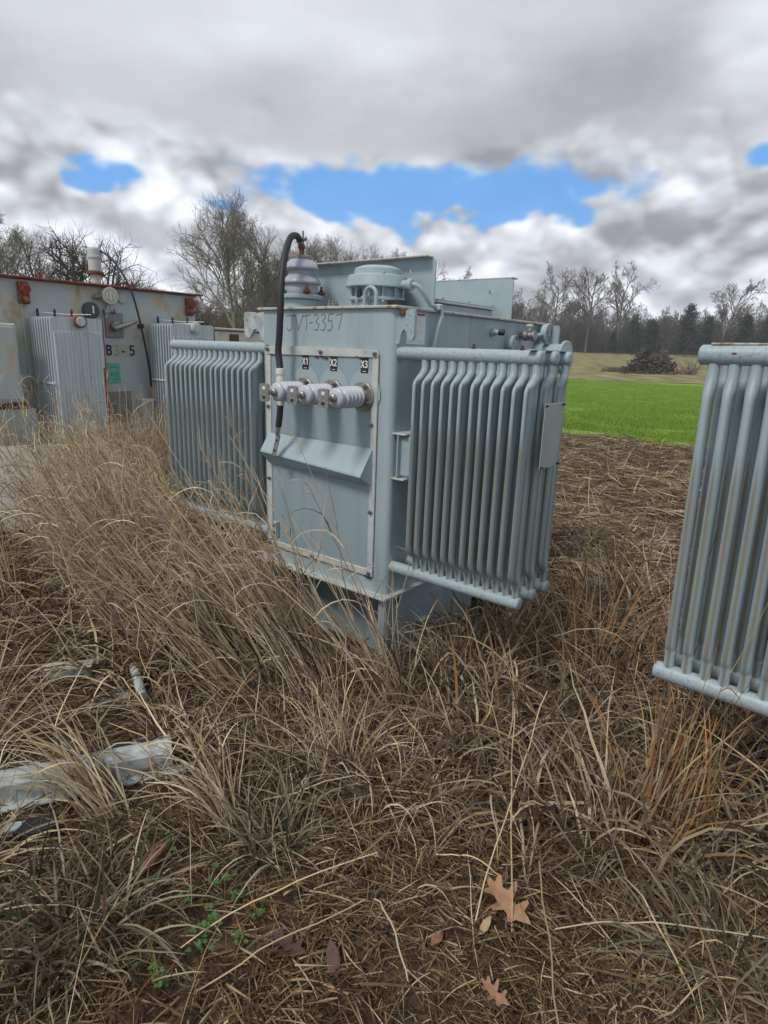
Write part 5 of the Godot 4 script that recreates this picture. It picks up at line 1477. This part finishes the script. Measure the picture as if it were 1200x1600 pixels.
func build_trees() -> void:
	var grey := Color(0.20, 0.175, 0.15)
	var dark := Color(0.085, 0.07, 0.06)
	# the trees near the yard on the left
	var spread := bare_tree(3, {"high": 5.0, "rad": 0.30, "kids": [8, 6, 5, 5, 3], "open": 0.92, "lift": 0.10, "shrink": 0.68, "wander": 0.13, "start": 0.20, "thin": 0.006, "tone": 1.0, "col": dark}, 4)
	var tall := bare_tree(8, {"high": 10.0, "rad": 0.16, "kids": [13, 7, 6, 5, 2], "open": 0.72, "lift": 0.16, "shrink": 0.53, "wander": 0.08, "start": 0.20, "thin": 0.006, "tone": 1.0, "col": grey}, 4)
	var tall2 := bare_tree(21, {"high": 9.0, "rad": 0.16, "kids": [12, 7, 6, 4], "open": 0.70, "lift": 0.16, "shrink": 0.51, "wander": 0.09, "start": 0.18, "thin": 0.010, "tone": 1.1, "col": grey}, 4)
	plant_tree(spread, -25.6, 27.0, 0.76, 0.6, "dark bare tree with wide crooked limbs behind the old transformer")
	plant_tree(tall, -13.4, 34.0, 0.68, 1.0, "tall bare grey tree standing between the old and the near transformer")
	plant_tree(tall2, -31.5, 36.0, 0.62, 2.0, "bare grey tree at the left edge behind the old transformer")
	plant_tree(tall2, -28.0, 44.0, 0.60, 4.0, "slim pale bare tree left of the dark crooked tree")
	plant_tree(tall, -10.6, 38.0, 0.62, 3.1, "bare grey tree close behind the top of the hanging cable")
	plant_tree(tall2, -16.4, 40.0, 0.42, 0.4, "shorter bare tree left of the tall one between the transformers")
	var i := 0
	for q in [[-6.2, 62, 0.86], [-3.9, 64, 0.90], [-1.8, 66, 0.90], [-8.3, 58, 0.8], [0.3, 70, 0.92], [2.0, 74, 0.9]]:
		plant_tree(tall2 if i % 2 == 0 else tall, q[0], q[1], q[2], i * 1.7, "bare treetop just showing above the near transformer's upright plate", "treetops above the near transformer")
		i += 1
	# the far treeline
	var protos := []
	for k in 5:
		protos.append(bare_tree(40 + k, {"high": 11.0 + k * 0.6, "rad": 0.24, "kids": [10, 6, 5, 4], "open": 0.62 + 0.05 * k, "lift": 0.17, "shrink": 0.49, "wander": 0.08, "start": 0.30, "thin": 0.020, "tone": 1.0 + 0.1 * (k % 3), "col": Color(0.165, 0.138, 0.115)}, 4))
	plant_tree(protos[1], 16.9, 140.0, 1.15, 0.3, "tallest rounded bare tree in the treeline just right of the near transformer")
	plant_tree(protos[3], 19.4, 142.0, 1.02, 1.3, "rounded bare tree right of the tallest one in the treeline")
	plant_tree(protos[4], 14.4, 146.0, 1.02, 2.3, "bare tree left of the tallest one in the treeline")
	plant_tree(protos[2], 27.2, 150.0, 1.02, 5.3, "bare tree rising above the treeline over the right-hand fins")
	var r := RandomNumberGenerator.new()
	r.seed = 55
	for k in 150:
		var azd := -34.0 + 72.0 * (k + r.randf()) / 150.0
		var dist := r.randf_range(150.0, 182.0)
		if azd < 6.0: dist = r.randf_range(95.0, 130.0)
		var s := r.randf_range(0.58, 0.80)
		if azd > 7.0 and azd < 14.0: s *= 1.1
		if azd > 20.0: s *= 0.86
		if azd < -13.0: s *= 0.55
		plant_tree(protos[k % 5], azd, dist, s, r.randf() * TAU, "bare brown tree among many in the far treeline", "bare trees of the far treeline")
	var cd := [cedar(1, 8.6, 4.2), cedar(2, 7.2, 4.4), cedar(3, 9.6, 4.0)]
	var n := 0
	for q in [[20.6, 138, 0.78, "dark evergreen behind the brush pile, left one of the pair"], [21.9, 139, 0.92, "dark evergreen behind the brush pile, tallest of the pair"], [24.6, 138, 1.0, "broad dark evergreen left of the right-hand fins"], [26.0, 140, 0.86, "dark evergreen above the right-hand fins' top pipe"], [28.6, 139, 1.05, "dark evergreen at the right edge behind the fins"], [30.2, 141, 0.9, "rightmost dark evergreen of the treeline"], [19.0, 141, 0.5, "low dark evergreen bush under the rounded bare trees"]]:
		plant_tree(cd[n % 3], q[0], q[1], q[2], n * 1.3, q[3], "evergreens of the treeline", "evergreen_tree")
		n += 1
	# thicket of saplings and briars under the trees: one brown mass
	var th := stuff("thicket", "grey-brown leafless thicket under the treeline", "brush")
	var ms := []
	for v in 3:
		var a := RB.new()
		for k in 90:
			var p := Vector3(r.randf_range(-2.5, 2.5), 0, r.randf_range(-1.5, 1.5))
			var hgt := r.randf_range(1.6, 5.2)
			var d := Vector3(r.randfn() * 0.14, 1, r.randfn() * 0.14).normalized()
			var t := r.randf_range(0.65, 1.3)
			var col := Color(0.14 * t, 0.115 * t, 0.092 * t)
			a.stick(p, p + d * hgt, 0.045, 0.016, col, 3)
			for j in 9:
				var f := r.randf_range(0.25, 0.95)
				a.stick(p + d * hgt * f, p + d * hgt * f + Vector3(r.randfn(), r.randf_range(0.3, 1.6), r.randfn()).normalized() * r.randf_range(0.5, 1.7), 0.022, 0.010, col, 3)
		ms.append(a.done())
	var spots := []
	for k in 330:
		var azd := deg_to_rad(-36.0 + 74.0 * r.randf())
		var dist := r.randf_range(146.0, 178.0) if azd > 0.1 else r.randf_range(92.0, 118.0)
		if azd < -0.22 and k % 3 > 0: continue
		spots.append(Vector2(sin(azd) * dist, -cos(azd) * dist))
	many("brush", th, ms, spots, 0.9, 1.6, PI, 0.1, 0.12)
	spots = []
	for k in 34:
		var azd := deg_to_rad(-34.0 + 30.0 * r.randf())
		var dist := r.randf_range(38.0, 56.0)
		spots.append(Vector2(sin(azd) * dist, -cos(azd) * dist))
	many("brush", th, ms, spots, 0.5, 0.95, PI, 0.1, 0.12)
	for o in th.get_children(): o.material_override = M.bark
	build_pile()

func build_pile() -> void:
	# heap of uprooted stumps and limbs in the field
	var az := deg_to_rad(22.05)
	var dist := 66.0
	var x := sin(az) * dist
	var z := -cos(az) * dist
	var t := thing("brush_pile", "dark heap of uprooted stumps and limbs in the field before the treeline", "brush pile", Vector3(x, ground_y(x, z), z), 0.4)
	var r := RandomNumberGenerator.new()
	r.seed = 101
	var tones := [Color(0.055, 0.042, 0.034), Color(0.085, 0.066, 0.054), Color(0.12, 0.098, 0.082), Color(0.17, 0.145, 0.125)]
	var a := RB.new()
	for k in 1500:
		var q := Vector2(r.randfn() * 1.45, r.randfn() * 0.8)
		var top := 2.0 * exp(-pow((q.x + 0.8) / 0.95, 2)) + 2.1 * exp(-pow((q.x - 1.45) / 0.75, 2)) + 0.5 * exp(-pow(q.x / 3.0, 2))
		top *= exp(-pow(q.y / 1.3, 2))
		var p := Vector3(q.x, maxf(r.randf() * top, 0.02), q.y)
		var d := Vector3(r.randfn(), r.randfn() * 0.5 + 0.15, r.randfn()).normalized()
		a.stick(p, p + d * r.randf_range(0.2, 0.8), r.randf_range(0.02, 0.09), 0.012, tones[r.randi() % 4], 4)
	put("branches", a.done(), M.bark, t)
	for q in [[-0.8, 1.0, 0.2, 0.6], [1.45, 1.05, 0.1, 0.7], [0.3, 0.5, 0.4, 0.5], [2.0, 0.4, 0.2, 0.4]]:
		a = RB.new()
		var d := Vector3(r.randfn() * 0.4, 0.7, r.randfn() * 0.4).normalized()
		a.stick(Vector3.ZERO - d * 0.3, d * 0.7, q[3] * 0.9, q[3] * 0.55, tones[1], 8)
		for k in 16:
			var e := (d * 0.4 + Vector3(r.randfn(), r.randfn(), r.randfn())).normalized()
			a.stick(d * r.randf_range(-0.2, 0.4), e * r.randf_range(0.6, 1.2), 0.14, 0.03, tones[r.randi() % 3], 4)
		var s := put("stump", a.done(), M.bark, t)
		s.position = Vector3(q[0], q[1], q[2])
	for k in 9:
		a = RB.new()
		var d := Vector3(r.randfn(), r.randf_range(0.1, 0.5), r.randfn() * 0.4).normalized()
		a.stick(-d * 0.8, d * r.randf_range(0.8, 1.6), 0.13, 0.07, tones[r.randi() % 4], 6)
		var l := put("log", a.done(), M.bark, t)
		l.position = Vector3(r.randf_range(-2.0, 2.0), r.randf_range(0.3, 0.9), 0.7)
	a = RB.new()
	a.stick(Vector3(-1.05, 1.5, 0.1), Vector3(-0.85, 2.35, 0.1), 0.22, 0.09, tones[0], 6)
	put("snag", a.done(), M.bark, t)
	var bs := thing("dry_shrub", "thin bare shrub standing in the field right of the brush pile", "shrub", Vector3(sin(deg_to_rad(25.2)) * 66.0, ground_y(28.0, -60.0), -cos(deg_to_rad(25.2)) * 66.0))
	a = RB.new()
	for k in 70:
		a.stick(Vector3(r.randfn() * 0.25, 0, r.randfn() * 0.25), Vector3(r.randfn() * 0.7, r.randf_range(0.6, 1.7), r.randfn() * 0.7), 0.018, 0.008, tones[3], 3)
	put("stems", a.done(), M.bark, bs)
	bs = thing("dry_weeds", "low brown weed patch left of the brush pile", "weeds", Vector3(sin(deg_to_rad(19.7)) * 66.0, ground_y(22.0, -62.0), -cos(deg_to_rad(19.7)) * 66.0))
	a = RB.new()
	for k in 160:
		a.stick(Vector3(r.randfn() * 0.9, 0, r.randfn() * 0.4), Vector3(r.randfn() * 1.1, r.randf_range(0.2, 0.6), r.randfn() * 0.6), 0.016, 0.008, Color(0.16, 0.12, 0.075), 3)
	put("stems", a.done(), M.bark, bs)

func build_all() -> void:
	build_near()
	build_cable()
	build_right()
	build_old()
	build_behind()
	build_scrap()
	build_trees()
	build_grass()
	build_leaves()

func _ready() -> void:
	rng.seed = 11
	bump.seed = 5
	bump.frequency = 0.5
	# camera
	var cam := Camera3D.new()
	cam.name = "camera"
	add_child(cam)
	cam.position = Vector3(0, 1.6, 0)
	cam.basis = Basis(Vector3.RIGHT, -0.2554) * Basis(Vector3.BACK, 0.0338)
	cam.fov = 78.9
	cam.near = 0.05
	cam.far = 900.0
	cam.current = true
	# sky, exposure
	var env := Environment.new()
	env.background_mode = Environment.BG_SKY
	var sm := PanoramaSkyMaterial.new()
	sm.panorama = cloud_sky()
	var sky := Sky.new()
	sky.sky_material = sm
	env.sky = sky
	env.background_energy_multiplier = 1.0
	env.ambient_light_source = Environment.AMBIENT_SOURCE_SKY
	env.tonemap_mode = Environment.TONE_MAPPER_LINEAR
	env.tonemap_exposure = 1.33
	env.fog_enabled = true
	env.fog_density = 0.0009
	env.fog_light_color = Color(0.80, 0.84, 0.88)
	env.sdfgi_enabled = true
	env.ssao_enabled = true
	env.ssil_enabled = true
	var we := WorldEnvironment.new()
	we.name = "environment"
	we.environment = env
	add_child(we)
	# the sun, diffused by thick cloud, high behind the viewer's left shoulder
	var sun := DirectionalLight3D.new()
	sun.name = "sun"
	add_child(sun)
	sun.look_at_from_position(Vector3(-4.5, 8.0, 5.0), Vector3.ZERO)
	sun.light_color = Color(1.0, 0.965, 0.91)
	sun.light_energy = 0.5
	sun.light_angular_distance = 14.0
	sun.shadow_enabled = true

	make_materials()
	build_ground()
	build_all()
